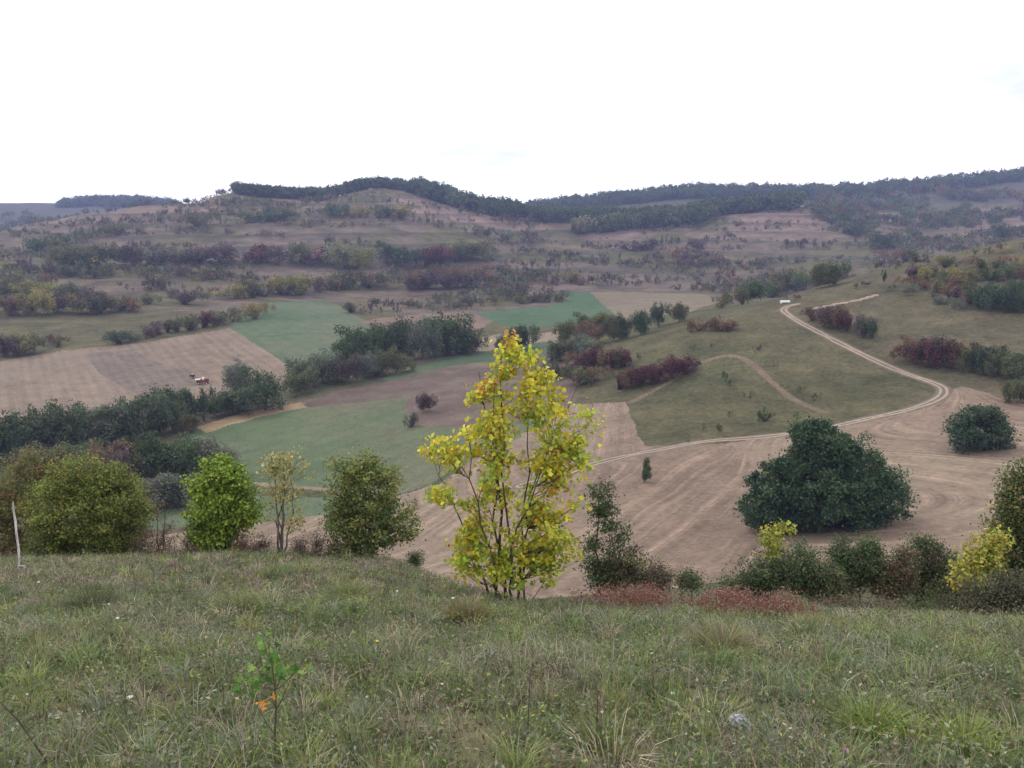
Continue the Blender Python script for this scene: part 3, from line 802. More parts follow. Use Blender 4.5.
# -- valley trees behind the spur
ph = "in the valley behind the spur"
row(ph, [(508, 351), (522, 350)], 22, 2, ['olive', 'dark'], 1.0, 'tree'); put(533, 339, 13, 16, 'green', ph); put(554, 338, 9, 12, 'olive', ph)
row(ph, [(560, 346), (580, 346), (598, 345)], 21, 4, ['olive', 'rust', 'grey'], 1.1, 'tree')
row(ph, [(578, 333), (595, 333), (612, 336)], 18, 3, ['grey', 'olive'], 1.1, 'tree')
row(ph, [(612, 341), (625, 338)], 22, 2, ['olive', 'dark'], 0.9, 'tree')
put(641, 335, 24, 24, 'dark', ph, 'tree'); put(658, 327, 24, 17, 'dark', ph, 'tree'); put(679, 322, 19, 20, 'olive', ph, 'tree')
ph = "along the crest of the spur"
row(ph, [(688, 331), (705, 330), (733, 331)], 13, 5, ['rust', 'purple', 'rust'], 1.3)
row(ph, [(716, 309), (735, 306), (757, 302)], 18, 5, ['green', 'olive', 'olive'], 1.1)
row(ph, [(766, 299), (785, 294), (805, 290), (824, 287), (840, 283)], 20, 8, ['olive', 'yellow', 'green', 'olive'], 1.0)
ph = "at the spur toe"
row(ph, [(540, 378), (556, 377), (570, 375)], 23, 3, ['olive', 'rust', 'grey'], 1.0)
row(ph, [(575, 370), (592, 369)], 17, 3, ['maroon', 'rust'], 1.2)
row(ph, [(548, 362), (575, 358), (600, 356)], 20, 5, ['olive', 'grey', 'rust', 'purple'], 1.2)
row(ph, [(560, 385), (585, 384), (606, 380)], 15, 4, ['rust', 'purple', 'olive'], 1.4)
row(ph, [(600, 369), (614, 369), (626, 366)], 22, 4, ['olive', 'rust', 'maroon'], 1.0)
row("in the hedge on the spur flank", [(616, 390), (635, 387), (655, 383), (680, 377)], 20, 9, ['maroon', 'maroon', 'maroon', 'rust'], 1.1, hv=0.15)
row("in the hedge on the spur flank", [(680, 374), (700, 368)], 9, 3, ['purple'], 1.4)
ph = "dotted on the spur pasture"
for a in [(638, 362, 10, 8, 'olive'), (693, 350, 6, 10, 'olive'), (711, 347, 5, 10, 'purple'), (723, 382, 11, 9, 'green'), (730, 386, 8, 10, 'green'), (733, 393, 6, 8, 'grey'), (747, 399, 8, 14, 'olive'), (703, 432, 11, 4, 'dark'),
          (718, 436, 13, 10, 'dark'), (728, 417, 8, 8, 'green'), (765, 421, 14, 14, 'green'), (796, 419, 8, 8, 'dark'), (800, 394, 9, 10, 'olive'), (813, 400, 9, 13, 'green'), (770, 367, 8, 14, 'grey'), (758, 352, 7, 14, 'purple'), (688, 442, 4, 6, 'olive')]:
    put(*a, ph)
put(646, 482, 27, 9, 'green', "standing alone in the mown field", 'poplar')
# -- hedge right of the track
ph = "in the hedge above the dirt track"
row(ph, [(800, 314), (815, 322)], 11, 2, ['olive', 'rust'], 1.3)
row(ph, [(824, 326), (838, 330), (850, 333)], 22, 3, ['maroon', 'rust', 'purple'], 1.1, hv=0.15)
row(ph, [(860, 337), (874, 338)], 20, 2, ['purple', 'dark'], 1.0)
row(ph, [(903, 358), (920, 364), (940, 367), (955, 366)], 27, 5, ['purple', 'maroon', 'rust', 'maroon'], 1.0, hv=0.15)
row(ph, [(962, 372), (982, 374), (1004, 378), (1030, 382)], 27, 5, ['green', 'olive', 'dark', 'olive'], 1.0, hv=0.15)
row(ph, [(1008, 402), (1030, 404)], 28, 2, ['yellow', 'olive'], 1.0)
row("by the upper track bend", [(775, 297), (803, 300)], 5, 3, ['purple'], 2.2)
row("by the upper track bend", [(852, 289), (872, 286)], 5, 3, ['purple', 'dark'], 2.0)
put(884, 281, 11, 5, 'dark', "by the upper track bend", 'poplar')
# -- bushy bank at the right
ph = "on the bushy right bank"
row(ph, [(862, 275), (885, 270), (910, 267), (940, 264)], 9, 7, ['rust', 'yellow', 'olive', 'purple'], 1.3)
row(ph, [(900, 285), (930, 290), (955, 298), (975, 304)], 11, 7, ['purple', 'olive', 'purple', 'rust'], 1.4)
row(ph, [(930, 275), (955, 280), (980, 284)], 11, 6, ['olive', 'olive', 'yellow'], 1.4)
row(ph, [(905, 278), (935, 283), (965, 290), (1000, 296), (1030, 298)], 12, 9, ['olive', 'rust', 'purple', 'yellow', 'olive'], 1.5)
row(ph, [(890, 290), (920, 297), (950, 306), (970, 312)], 9, 7, ['purple', 'grey', 'olive'], 1.6)
row(ph, [(940, 268), (970, 270), (1000, 268), (1030, 264)], 10, 7, ['olive', 'yellow', 'rust', 'olive'], 1.5)
row(ph, [(975, 308), (992, 310), (1010, 312), (1030, 314)], 26, 5, ['dark', 'green', 'olive'], 1.1)
row(ph, [(985, 282), (1005, 280), (1030, 276)], 14, 5, ['olive', 'green', 'rust'], 1.2)
row(ph, [(960, 258), (985, 254), (1010, 252), (1030, 250)], 8, 6, ['rust', 'olive', 'yellow'], 1.4)
row(ph, [(992, 241), (1010, 238), (1028, 235)], 12, 4, ['dark', 'green', 'dark'], 1.1)
put(188, 202, 5, 5, 'dark', "alone on the left skyline", 'tree')

# -- create: the 290 that show largest as shrubs of their own, the rest as one scrub mass
NUMW = ["zero", "one", "two", "three", "four", "five", "six", "seven", "eight", "nine", "ten", "eleven", "twelve"]
ORD = ["", "second from left", "third from left", "fourth from left", "fifth from left", "sixth from left"]
sh = sorted([d for d in THINGS if d['kind'] == 'shrub'], key=lambda d: -d['h'] * d['w'])
keep = sh[:285]; rest = sh[285:]
keep += [d for d in THINGS if d['kind'] != 'shrub']
groups = {}
for d in keep:
    d['noun'] = 'shrub' if d['kind'] == 'shrub' else ('slim tree' if d['kind'] == 'poplar' else 'tree')
    groups.setdefault((d['phrase'], TINT[d['tint']][1], d['noun']), []).append(d)
for (phrase, cw, noun), ds in groups.items():
    ds.sort(key=lambda d: d['u'])
    for i, d in enumerate(ds):
        d['group'] = None
        if len(ds) == 1: d['label'] = f"{cw} {noun} {phrase}"
        else:
            d['group'] = f"{cw} {noun}s {phrase}"
            pos = "leftmost" if i == 0 else ("rightmost" if i == len(ds) - 1 else (ORD[i] if i < len(ORD) else None))
            if len(ds) == 3 and i == 1: pos = "middle one"
            d['label'] = f"{pos} of {NUMW[len(ds)]} {cw} {noun}s {phrase}" if (pos and len(ds) <= 7) else f"{cw} {noun} {phrase}"
def tint_of(d):
    c = np.array(TINT[d['tint']][0]) * R.uniform(0.85, 1.18) * R.uniform(0.93, 1.07, 3)
    return (*c, 1.0)
def place(o, d):
    if d['p'][1] > 400: d['w'] *= 1.25
    o.location = (d['p'][0], d['p'][1], d['p'][2] - 0.02 * d['h'] * d['m'])
    o.rotation_euler = (0, 0, R.uniform(0, 6.28)); o.scale = (d['w'] * d['m'], d['w'] * d['m'], d['h'] * d['m'])
for d in keep:
    if d['kind'] == 'shrub' and d['h'] < 19:
        o = link("shrub", SH_ME[R.integers(len(SH_ME))]); o.color = tint_of(d); place(o, d)
        tag(o, d['label'], "shrub", d['group'])
    elif d['kind'] == 'shrub':
        o = link("shrub", MT_ME[R.integers(len(MT_ME))]); o.color = tint_of(d); place(o, d)
        tag(o, d['label'], "shrub", d['group'])
    else:
        root = bpy.data.objects.new("tree", None); COL.objects.link(root); place(root, d)
        tag(root, d['label'], "tree", d['group'])
        c = link("crown", (PO_ME if d['kind'] == 'poplar' else MT_ME)[R.integers(3)], root); c.color = tint_of(d)
        link("trunk", TR_ME, root)

def mass(name, items, label, cat, lib):
    """many crowns as one mass: items = (position, height m, width m, colour)"""
    VV, FF, CC, o = [], [], [], 0
    for p, h, w, c in items:
        V, Fc, cols = lib[R.integers(len(lib))]
        a = R.uniform(0, 6.28); ca, sa = math.cos(a), math.sin(a)
        q = V * np.array([w, w, h]); q = np.stack([q[:, 0] * ca - q[:, 1] * sa, q[:, 0] * sa + q[:, 1] * ca, q[:, 2]], 1) + np.asarray(p)
        VV.append(q); CC.append(cols * np.asarray(c)); FF += [f + o for f in Fc]; o += len(V)
    ob = link(name, mesh_np(name, np.concatenate(VV), [np.concatenate(FF)], LEAF, {"Col": np.concatenate(CC)}))
    return tag(ob, label, cat, None, "stuff")
SMALL = [far_crown(400 + i, 4, 130, 0.17, 1.1, 1.0, cl=13) for i in range(6)]
WOOD = [far_crown(500 + i, 6, 240, 0.17, 1.0, 1.0, cl=20) for i in range(6)]
items = [(d['p'], d['h'] * d['m'], d['w'] * d['m'], np.array(TINT[d['tint']][0])) for d in rest]
keys_ = ['olive', 'purple', 'grey', 'olive', 'rust', 'purple', 'dark']
cand = np.stack([R.uniform(-0.72, 0.72, 9500), R.uniform(450, 940, 9500)], 1)
for t_, y_ in cand:
    x_ = t_ * y_
    w_ = fbm(np.array([x_ / 70 + 5]), np.array([y_ / 24 + 8]), 3)[0]
    j = int(np.clip((y_ - 0.35), 0, 1)); 
    fi = np.searchsorted(YG, y_) - 1; ti = np.searchsorted(TG, t_) - 1
    if cls[fi * (C - 1) + ti] != 0 or w_ + 0.09 * phase[fi * C + ti] < 0.575: continue
    h_ = R.uniform(1.4, 4.6) * (0.8 + (w_ - 0.54) * 5)
    items.append((gp(x_, y_), h_, h_ * R.uniform(1.0, 1.8), np.array(TINT[keys_[R.integers(7)]][0]) * R.uniform(0.8, 1.25)))
mass("hillside_scrub", items, "low patchy scrub scattered over the terraces of the far hillside", "scrub", SMALL)
[print(len(d["label"].split()), d["label"]) for d in keep if len(d["label"].split()) > 16]
print("scrub", len(items), "shrubs", len(keep))

def belt(line, n, depth, h, tints, taper=(0, 0), ymin=500):
    line = np.array(line, float); o = []
    for i in range(n):
        s = R.random() * (len(line) - 1); k2 = int(s); f_ = s - k2
        u, v = line[k2] * (1 - f_) + line[k2 + 1] * f_
        p = hit(u, v, ymin); y_ = p[1] + R.uniform(-0.7 if ymin > 1000 else -0.1, 0.3 if ymin > 1000 else 0.9) * depth; q = gp(p[0] * y_ / p[1], y_)
        hh = h * p[1] / F * R.uniform(0.6, 1.3) * min(1, (0.4 + 5 * s / (len(line) - 1)) if taper[0] else 1, (0.4 + 5 * (1 - s / (len(line) - 1))) if taper[1] else 1)
        o.append((q, hh, hh * R.uniform(1.0, 1.5), np.array(TINT[tints[R.integers(len(tints))]][0]) * R.uniform(0.75, 1.2)))
    return o
dk = ['dark', 'dark', 'bluegreen', 'green']
it = belt([(236, 194), (260, 197), (290, 199), (325, 200)], 260, 18, 9, dk) + belt([(325, 200), (345, 194), (362, 190), (380, 188), (400, 190), (420, 195)], 280, 12, 9, dk) \
   + belt([(415, 195), (440, 202), (460, 208), (490, 215), (520, 220)], 260, 40, 13, dk)
mass("ridge_wood", it, "dark strip of wood running over the summit ridge", "wood", WOOD)
it = belt([(515, 219), (545, 222), (580, 223), (610, 223), (650, 222)], 210, 60, 12, dk) + belt([(575, 235), (600, 233), (640, 228)], 60, 25, 13, ['green', 'olive', 'dark', 'pale']) \
   + belt([(640, 229), (680, 226), (715, 220)], 100, 40, 13, ['dark', 'green', 'olive', 'dark']) + belt([(690, 218), (730, 214), (765, 212), (795, 210)], 140, 40, 13, dk)
mass("terrace_wood", it, "dark wood under the far right skyline above the pink slope", "wood", WOOD)
it = belt([(530, 212), (560, 207), (600, 203), (640, 199), (690, 194), (740, 194), (790, 195)], 330, 60, 9, dk, ymin=1250) + belt([(530, 215), (560, 210), (600, 206), (640, 202), (690, 197), (740, 197), (790, 198)], 330, 30, 8, dk, ymin=1250) + belt([(790, 195), (830, 195), (870, 192), (940, 186), (1040, 175)], 260, 60, 9, dk, ymin=1250) + belt([(790, 198), (830, 198), (870, 195), (940, 189), (1040, 178)], 300, 30, 9, dk, ymin=1250) \
   + belt([(1040, 175), (1150, 172)], 60, 60, 9, dk, ymin=1250)
mass("skyline_wood", it, "dark wood along the right skyline", "wood", WOOD)
it = []
pal = ['dark', 'grey', 'olive', 'bluegreen', 'purple', 'olive', 'rust', 'green']
for i in range(1900):
    u = R.uniform(780, 1090); v = R.uniform(187, 250)
    lim_lo = 196 + max(0, (940 - u)) * 0.02; lim_hi = np.interp(u, [780, 800, 840, 880, 900, 940, 1000, 1090], [204, 206, 232, 248, 246, 232, 226, 218])
    if v > lim_hi or v < np.interp(u, [780, 870, 1024], [197, 193, 180]): continue
    if fbm(np.array([u / 26.0]), np.array([v / 9.0]), 2)[0] < 0.40 + 0.14 * float(sstep(900, 960, u)): continue
    p = hit(u, v, 640); hh = R.uniform(5, 10.5) * p[1] / F
    it.append((p, hh, hh * R.uniform(0.9, 1.4), np.array(TINT[pal[R.integers(8)]][0]) * R.uniform(0.8, 1.3)))
mass("hollow_wood", it, "mottled autumn wood filling the far hollow at the right", "wood", WOOD)
it = belt([(57, 207), (90, 205), (130, 205), (186, 208)], 260, 80, 8, dk, (1, 1), ymin=1500) + belt([(-40, 222), (0, 220), (40, 215)], 60, 200, 5, ['grey', 'dark', 'olive'], ymin=1300)
mass("distant_wood", it, "blue hazy wood on the distant hill at the left", "wood", WOOD)

# ------------------------------------------------------------------ the big dark tree and the lone bush in the mown field
plant("tree", "large round dark green tree clump standing in the mown field", "tree", 824, float(hit(824, 526, 62)[1]), [(822, 455, 32, 34), (790, 492, 42, 36), (850, 480, 42, 38), (822, 492, 60, 40), (872, 500, 34, 32), (770, 510, 28, 22), (815, 440, 20, 20)],
      [((0.044, 0.084, 0.036), 3), ((0.064, 0.106, 0.045), 2), ((0.026, 0.056, 0.03), 2), ((0.085, 0.13, 0.06), 1.0), ((0.10, 0.10, 0.055), 0.25)], 640, 110, 0.40, 0.5, seed=21, r0=0.4, shell=0.35, tip=0.03)
plant("tree", "bushy pale green and dark green tree on the mown field at the right", "tree", 978, float(hit(978, 450, 62)[1]), [(978, 428, 26, 22), (962, 436, 17, 16), (998, 432, 15, 18), (985, 415, 14, 12)],
      [((0.045, 0.085, 0.04), 3), ((0.11, 0.13, 0.075), 1.4), ((0.035, 0.06, 0.035), 1.2)], 240, 60, 0.42, 0.5, seed=22, r0=0.25, shell=0.6, tip=0.03)

# ------------------------------------------------------------------ trees along the brow of the near slope
OLG = [((0.165, 0.21, 0.048), 3), ((0.23, 0.25, 0.06), 2), ((0.10, 0.13, 0.035), 2.5), ((0.24, 0.19, 0.06), 0.6)]
plant("bush", "broad olive green bush on the brow at the left", "bush", 85, 25.5, [(88, 508, 46, 42), (60, 515, 40, 36), (112, 520, 36, 30), (75, 480, 30, 24), (105, 495, 34, 30), (60, 545, 34, 14), (95, 548, 40, 12), (120, 542, 26, 14)],
      OLG, 500, 62, 0.085, 0.15, seed=31, r0=0.05, stems=[(80, 480), (55, 490), (110, 490), (95, 470), (125, 505)], shell=0.55)
plant("tree", "thin brown and orange tinged tree at the left edge", "tree", 18, 26.5, [(18, 485, 38, 34), (-15, 500, 36, 40), (38, 475, 26, 22), (10, 522, 30, 26), (8, 545, 34, 16)],
      [((0.15, 0.15, 0.055), 3), ((0.2, 0.135, 0.06), 1.1), ((0.25, 0.14, 0.06), 0.7), ((0.09, 0.105, 0.035), 2)], 240, 46, 0.08, 0.17, seed=32, r0=0.06, stems=[(18, 468), (-5, 480), (40, 470)], shell=0.8)
plant("bush", "brownish green bush with thinning leaves right of the olive bush", "bush", 122, 26.5, [(124, 505, 26, 34), (132, 518, 24, 28), (110, 480, 22, 18)],
      [((0.165, 0.175, 0.065), 3), ((0.2, 0.16, 0.075), 1.0), ((0.11, 0.13, 0.05), 2), ((0.26, 0.16, 0.08), 0.3)], 170, 44, 0.08, 0.16, seed=33, r0=0.045, stems=[(122, 478), (138, 500), (105, 480)], shell=0.8)
plant("tree", "bright green oval maple on the brow", "tree", 220, 25.5, [(219, 490, 27, 30), (216, 515, 29, 27), (228, 500, 27, 26), (220, 475, 18, 18), (212, 532, 22, 16), (246, 512, 14, 16), (218, 546, 16, 10)],
      [((0.21, 0.30, 0.045), 3), ((0.28, 0.36, 0.06), 2), ((0.12, 0.19, 0.035), 2)], 300, 52, 0.105, 0.145, seed=34, r0=0.05, stems=[(220, 470), (214, 495), (235, 490)], shell=0.5, shape=6, aspect=0.8)
plant("tree", "slender half bare tree with pale yellow leaves at the top", "tree", 282, 25.5, [(285, 463, 22, 13), (272, 468, 14, 12), (300, 470, 10, 12), (288, 490, 18, 16), (272, 500, 10, 22), (296, 520, 10, 16)],
      [((0.42, 0.37, 0.14), 2.5), ((0.31, 0.32, 0.12), 2), ((0.42, 0.31, 0.12), 1), ((0.2, 0.22, 0.08), 1)], 80, 13, 0.09, 0.15, seed=35, r0=0.06, bark=GREYBARK,
      stems=[(284, 452), (272, 456), (297, 460), (290, 470), (268, 480)], shell=0.9, shape=6, aspect=0.8)
plant("tree", "rounded olive and dark green tree on the brow left of the yellow maple", "tree", 366, 25, [(358, 472, 30, 20), (370, 490, 36, 26), (365, 515, 40, 28), (395, 520, 24, 26), (340, 495, 16, 20), (352, 530, 28, 20), (385, 475, 16, 16), (362, 546, 26, 10)],
      [((0.19, 0.215, 0.065), 2.5), ((0.27, 0.265, 0.08), 1.5), ((0.11, 0.16, 0.055), 2.5), ((0.075, 0.12, 0.045), 1.2), ((0.3, 0.22, 0.08), 0.2)], 300, 56, 0.095, 0.15, seed=36, r0=0.07,
      stems=[(365, 470), (350, 480), (388, 490), (375, 500)], shell=0.65)
YEL = [((0.55, 0.47, 0.045), 3), ((0.50, 0.49, 0.065), 3.4), ((0.38, 0.44, 0.06), 2.4), ((0.57, 0.41, 0.04), 1.2), ((0.50, 0.28, 0.05), 0.6), ((0.24, 0.34, 0.05), 0.9), ((0.3, 0.17, 0.05), 0.3)]
YLOW = [((0.36, 0.43, 0.05), 3), ((0.27, 0.38, 0.05), 2), ((0.45, 0.43, 0.05), 2), ((0.48, 0.33, 0.04), 1)]
plant("tree", "bright yellow autumn maple with several dark stems in the centre", "tree", 508, 16.2,
          [(514, 364, 22, 28), (512, 350, 10, 12), (498, 375, 14, 18), (535, 392, 22, 22), (492, 415, 34, 30), (545, 425, 38, 32), (452, 452, 26, 26), (500, 460, 40, 32), (560, 468, 32, 34), (438, 492, 16, 14), (480, 505, 36, 26), (540, 510, 46, 32), (585, 478, 14, 34),
           (578, 445, 14, 26), (462, 560, 24, 26), (505, 560, 36, 24), (555, 555, 38, 30), (475, 535, 24, 20)],
          YEL, 195, 42, 0.098, 0.135, seed=41, r0=0.042, stems=[(506, 348), (530, 392, 0.3), (577, 385, 0.5), (468, 430, -0.3), (440, 475, 0.2), (492, 385, -0.4), (556, 440, -0.4), (478, 372, 0.4)], pal_low=YLOW, edge=0.35,
      shell=0.85, shape=6, aspect=0.85, spread=0.7, droop=0.4, tip=0.005, clumpmix=0.6)
plant("tree", "slim dark green tree behind the right side of the yellow maple", "tree", 600, 19, [(600, 490, 13, 14), (603, 510, 16, 18), (612, 540, 18, 22), (595, 555, 16, 28), (608, 580, 22, 14)],
      [((0.06, 0.1, 0.04), 3), ((0.085, 0.12, 0.05), 2), ((0.11, 0.1, 0.06), 1)], 85, 40, 0.07, 0.11, seed=42, r0=0.035, stems=[(600, 482), (612, 520)], shell=0.8)
plant("bush", "brown twiggy bush with a few green leaves beside the red ferns", "bush", 632, 19, [(628, 568, 28, 20), (648, 582, 20, 12), (605, 578, 20, 16)],
      [((0.10, 0.085, 0.06), 3), ((0.075, 0.09, 0.045), 2), ((0.2, 0.24, 0.06), 0.4)], 170, 36, 0.06, 0.12, seed=43, r0=0.02, stems=[(630, 555), (615, 560), (645, 565)], shell=0.9)
DG = [((0.06, 0.10, 0.043), 3), ((0.09, 0.135, 0.06), 2), ((0.115, 0.10, 0.065), 1.2), ((0.14, 0.18, 0.075), 0.8)]
plant("bush", "dark green bush topped by a yellow green sprig left of the other brow bushes", "bush", 782, 20.5, [(775, 570, 34, 20), (800, 565, 24, 24), (755, 582, 24, 14), (735, 588, 26, 10), (810, 580, 24, 18)],
      DG, 300, 46, 0.065, 0.13, seed=44, r0=0.03, stems=[(775, 550), (800, 548), (760, 572)], shell=0.8)
for u, lb, pl, sd, lab in [(826, [(826, 578, 20, 16), (832, 592, 24, 10)], [((0.10, 0.13, 0.055), 3), ((0.14, 0.115, 0.075), 2), ((0.17, 0.19, 0.085), 1)], 52, "low mixed green and brown bush between the left and middle brow bushes"),
        (898, [(898, 572, 18, 18), (892, 588, 24, 12), (904, 555, 8, 10)], [((0.15, 0.10, 0.07), 2), ((0.085, 0.12, 0.05), 2), ((0.19, 0.11, 0.08), 1)], 53, "brown tinged ragged bush between the middle and right brow bushes"),
        (958, [(958, 585, 20, 16), (950, 598, 26, 10)], [((0.13, 0.15, 0.065), 3), ((0.09, 0.11, 0.05), 2), ((0.18, 0.15, 0.09), 1)], 54, "low olive bush between the right brow bush and the golden sapling")]:
    plant("bush", lab, "bush", u, 20.3, lb, pl, 130, 40, 0.065, 0.13, seed=sd, r0=0.022, stems=[(u - 8, lb[0][1] - 6), (u + 9, lb[0][1] - 10)], shell=0.9)
plant("sapling", "yellow green sapling tip rising from the dark brow bush", "sapling", 776, 20.0, [(772, 535, 16, 10), (785, 530, 10, 8), (768, 548, 12, 10)],
      [((0.34, 0.35, 0.07), 3), ((0.24, 0.3, 0.065), 2), ((0.4, 0.32, 0.06), 0.7)], 28, 22, 0.075, 0.1, seed=45, r0=0.015, stems=[(775, 528)], shape=6, aspect=0.8)
plant("bush", "dark green bush in the middle of the brow bushes", "bush", 868, 21, [(862, 562, 30, 22), (850, 572, 26, 18), (882, 575, 26, 16), (842, 550, 12, 14), (868, 550, 12, 12), (835, 585, 26, 12)],
      DG, 290, 46, 0.065, 0.13, seed=46, r0=0.03, stems=[(862, 545), (845, 545), (880, 560)], shell=0.8)
plant("bush", "dense bush with a green top and brown flank right of the middle brow bush", "bush", 930, 21.5, [(930, 560, 26, 22), (915, 578, 24, 14), (950, 575, 24, 18), (925, 545, 14, 12), (905, 588, 26, 12), (955, 592, 24, 12)],
      [((0.055, 0.095, 0.04), 3), ((0.09, 0.12, 0.05), 1.5), ((0.115, 0.085, 0.06), 1.6)], 270, 46, 0.065, 0.13, seed=47, r0=0.03, stems=[(930, 545), (948, 558), (915, 565)], shell=0.8)
plant("sapling", "golden yellow sapling beside the right edge", "sapling", 985, 18.5, [(978, 560, 20, 18), (992, 552, 14, 16), (968, 580, 16, 10), (996, 540, 10, 12)],
      [((0.42, 0.38, 0.07), 3), ((0.32, 0.35, 0.07), 2), ((0.45, 0.33, 0.07), 1), ((0.2, 0.25, 0.06), 1.5)], 64, 24, 0.085, 0.13, seed=48, r0=0.02, stems=[(985, 540), (975, 560), (997, 535)], shape=6, aspect=0.8, shell=0.9)
plant("tree", "leafy olive tree cut by the right edge", "tree", 1026, 20, [(1020, 530, 22, 40), (1035, 500, 24, 40), (1012, 505, 12, 20), (1030, 560, 28, 36), (1012, 560, 24, 30), (1005, 520, 18, 26), (1020, 480, 16, 18)],
      [((0.11, 0.14, 0.05), 3), ((0.2, 0.2, 0.06), 1.3), ((0.07, 0.1, 0.04), 2), ((0.3, 0.2, 0.07), 0.4)], 340, 46, 0.075, 0.13, seed=49, r0=0.05, stems=[(1025, 480), (1012, 500), (1040, 490)], shell=0.8)
plant("bush", "dark brownish bush under the golden sapling", "bush", 1000, 16.5, [(998, 600, 38, 22), (1020, 595, 26, 28), (965, 610, 26, 14)],
      [((0.07, 0.075, 0.045), 3), ((0.095, 0.075, 0.055), 2.4), ((0.12, 0.15, 0.06), 0.8)], 210, 44, 0.055, 0.12, seed=50, r0=0.025, stems=[(998, 580), (1020, 570), (970, 600)], shell=0.9)
# dry twiggy growth along the brow between the trees
DRY = [((0.16, 0.12, 0.085), 3), ((0.12, 0.095, 0.07), 2), ((0.14, 0.14, 0.07), 1)]
WEEDS = [(160, 540, 16, 24, "tall dry brown twiggy weeds between the olive bush and bright maple"), (188, 543, 12, 18, "low dry brown weeds just left of the bright green maple"),
        (243, 545, 9, 14, "reddish dry weeds at the foot of the bright green maple"), (318, 543, 16, 20, "dry brown twiggy weeds right of the half bare tree"), (262, 546, 12, 15, "grey brown weeds between bright maple and half bare tree"),
        (142, 546, 16, 18, "brown weeds against the right end of the olive bush"), (300, 548, 10, 14, "thin weeds at the foot of the half bare tree"), (336, 550, 10, 10, "low weeds at the left foot of the rounded olive tree"),
        (44, 556, 18, 9, "low brown weeds under the olive bush at the left"), (415, 558, 8, 8, "small green shrub right of the rounded olive tree"), (690, 578, 14, 8, "low olive weeds behind the red ferns"), (660, 572, 12, 10, "grey brown weeds between twiggy bush and red ferns"),
        (735, 606, 20, 9, "brown grassy weeds at the foot of the left brow bush"), (838, 604, 24, 9, "pale brown weeds before the middle brow bush"), (880, 608, 22, 10, "pinkish brown weeds before the gap right of the middle brow bush"),
        (925, 608, 22, 10, "olive brown weeds before the right brow bush"), (958, 615, 18, 10, "green brown weeds between the right brow bush and the dark edge bush"), (790, 607, 18, 8, "thin olive weeds right of the red ferns")]
for i, (u, v0, hw, hh, lab) in enumerate(WEEDS):
    p_ = DRY if i not in (2, 9, 10, 15, 16, 17) else ([((0.2, 0.09, 0.06), 2), ((0.16, 0.12, 0.08), 2)] if i == 2 else [((0.08, 0.11, 0.05), 2), ((0.11, 0.13, 0.06), 1)])
    plant("weed_clump", lab, "weeds", u, 25 if i < 10 else (18.5 if i < 12 else 17.5), [(u, v0, hw, hh), (u, v0 + hh * 0.6, hw * 1.2, hh * 0.6)], p_, 90, 18, 0.05, 0.10, seed=60 + i, r0=0.012, stems=[(u, v0 - hh), (u - hw * 0.6, v0 - hh * 0.7), (u + hw * 0.6, v0 - hh * 0.8)], shell=1.0, low=0.03)
for i, (u, vt) in enumerate([(158, 498), (166, 505)]):
    plant("bare_sapling", ["taller bare sapling behind the dry weeds", "shorter bare sapling behind the dry weeds"][i], "sapling", u, 25, [(u, vt + 12, 8, 14)], DRY, 14, 3, 0.05, 0.12, seed=70 + i, r0=0.022, stems=[(u, vt), (u + 6, vt + 12)], shell=1.0)

# pale leaning stem at the far left
base = hit(19.5, 574, 8); YB = base[1]
paths = [([base + np.array([0.0, 0, -0.1])] + [pt(u_, v_, YB) for u_, v_ in ((18, 568), (19.5, 560), (18.5, 548), (16.5, 535), (15.5, 522), (13.5, 510), (13, 502))], [0.020, 0.021, 0.025, 0.026, 0.025, 0.025, 0.021, 0.014])]
root = empty("dead_birch", tuple(base), "thin white bent dead birch stem in front of the left bush", "dead tree")
Vt, Ft = tubes(paths, 8); link("stem", mesh_np("stem", Vt - base, Ft, PALEBARK, None, True), root)
Vt, Ft = tubes([(np.array([pt(18.5, 566, YB), pt(17, 570, YB), pt(19, 572, YB), pt(22, 571, YB), pt(25, 567, YB)]), np.full(5, 0.016)), (np.array([pt(18, 565, YB), pt(21, 566, YB), pt(25, 566, YB)]), np.full(3, 0.012))], 6)
link("fork", mesh_np("fork", Vt - base, Ft, PALEBARK, None, True), root)

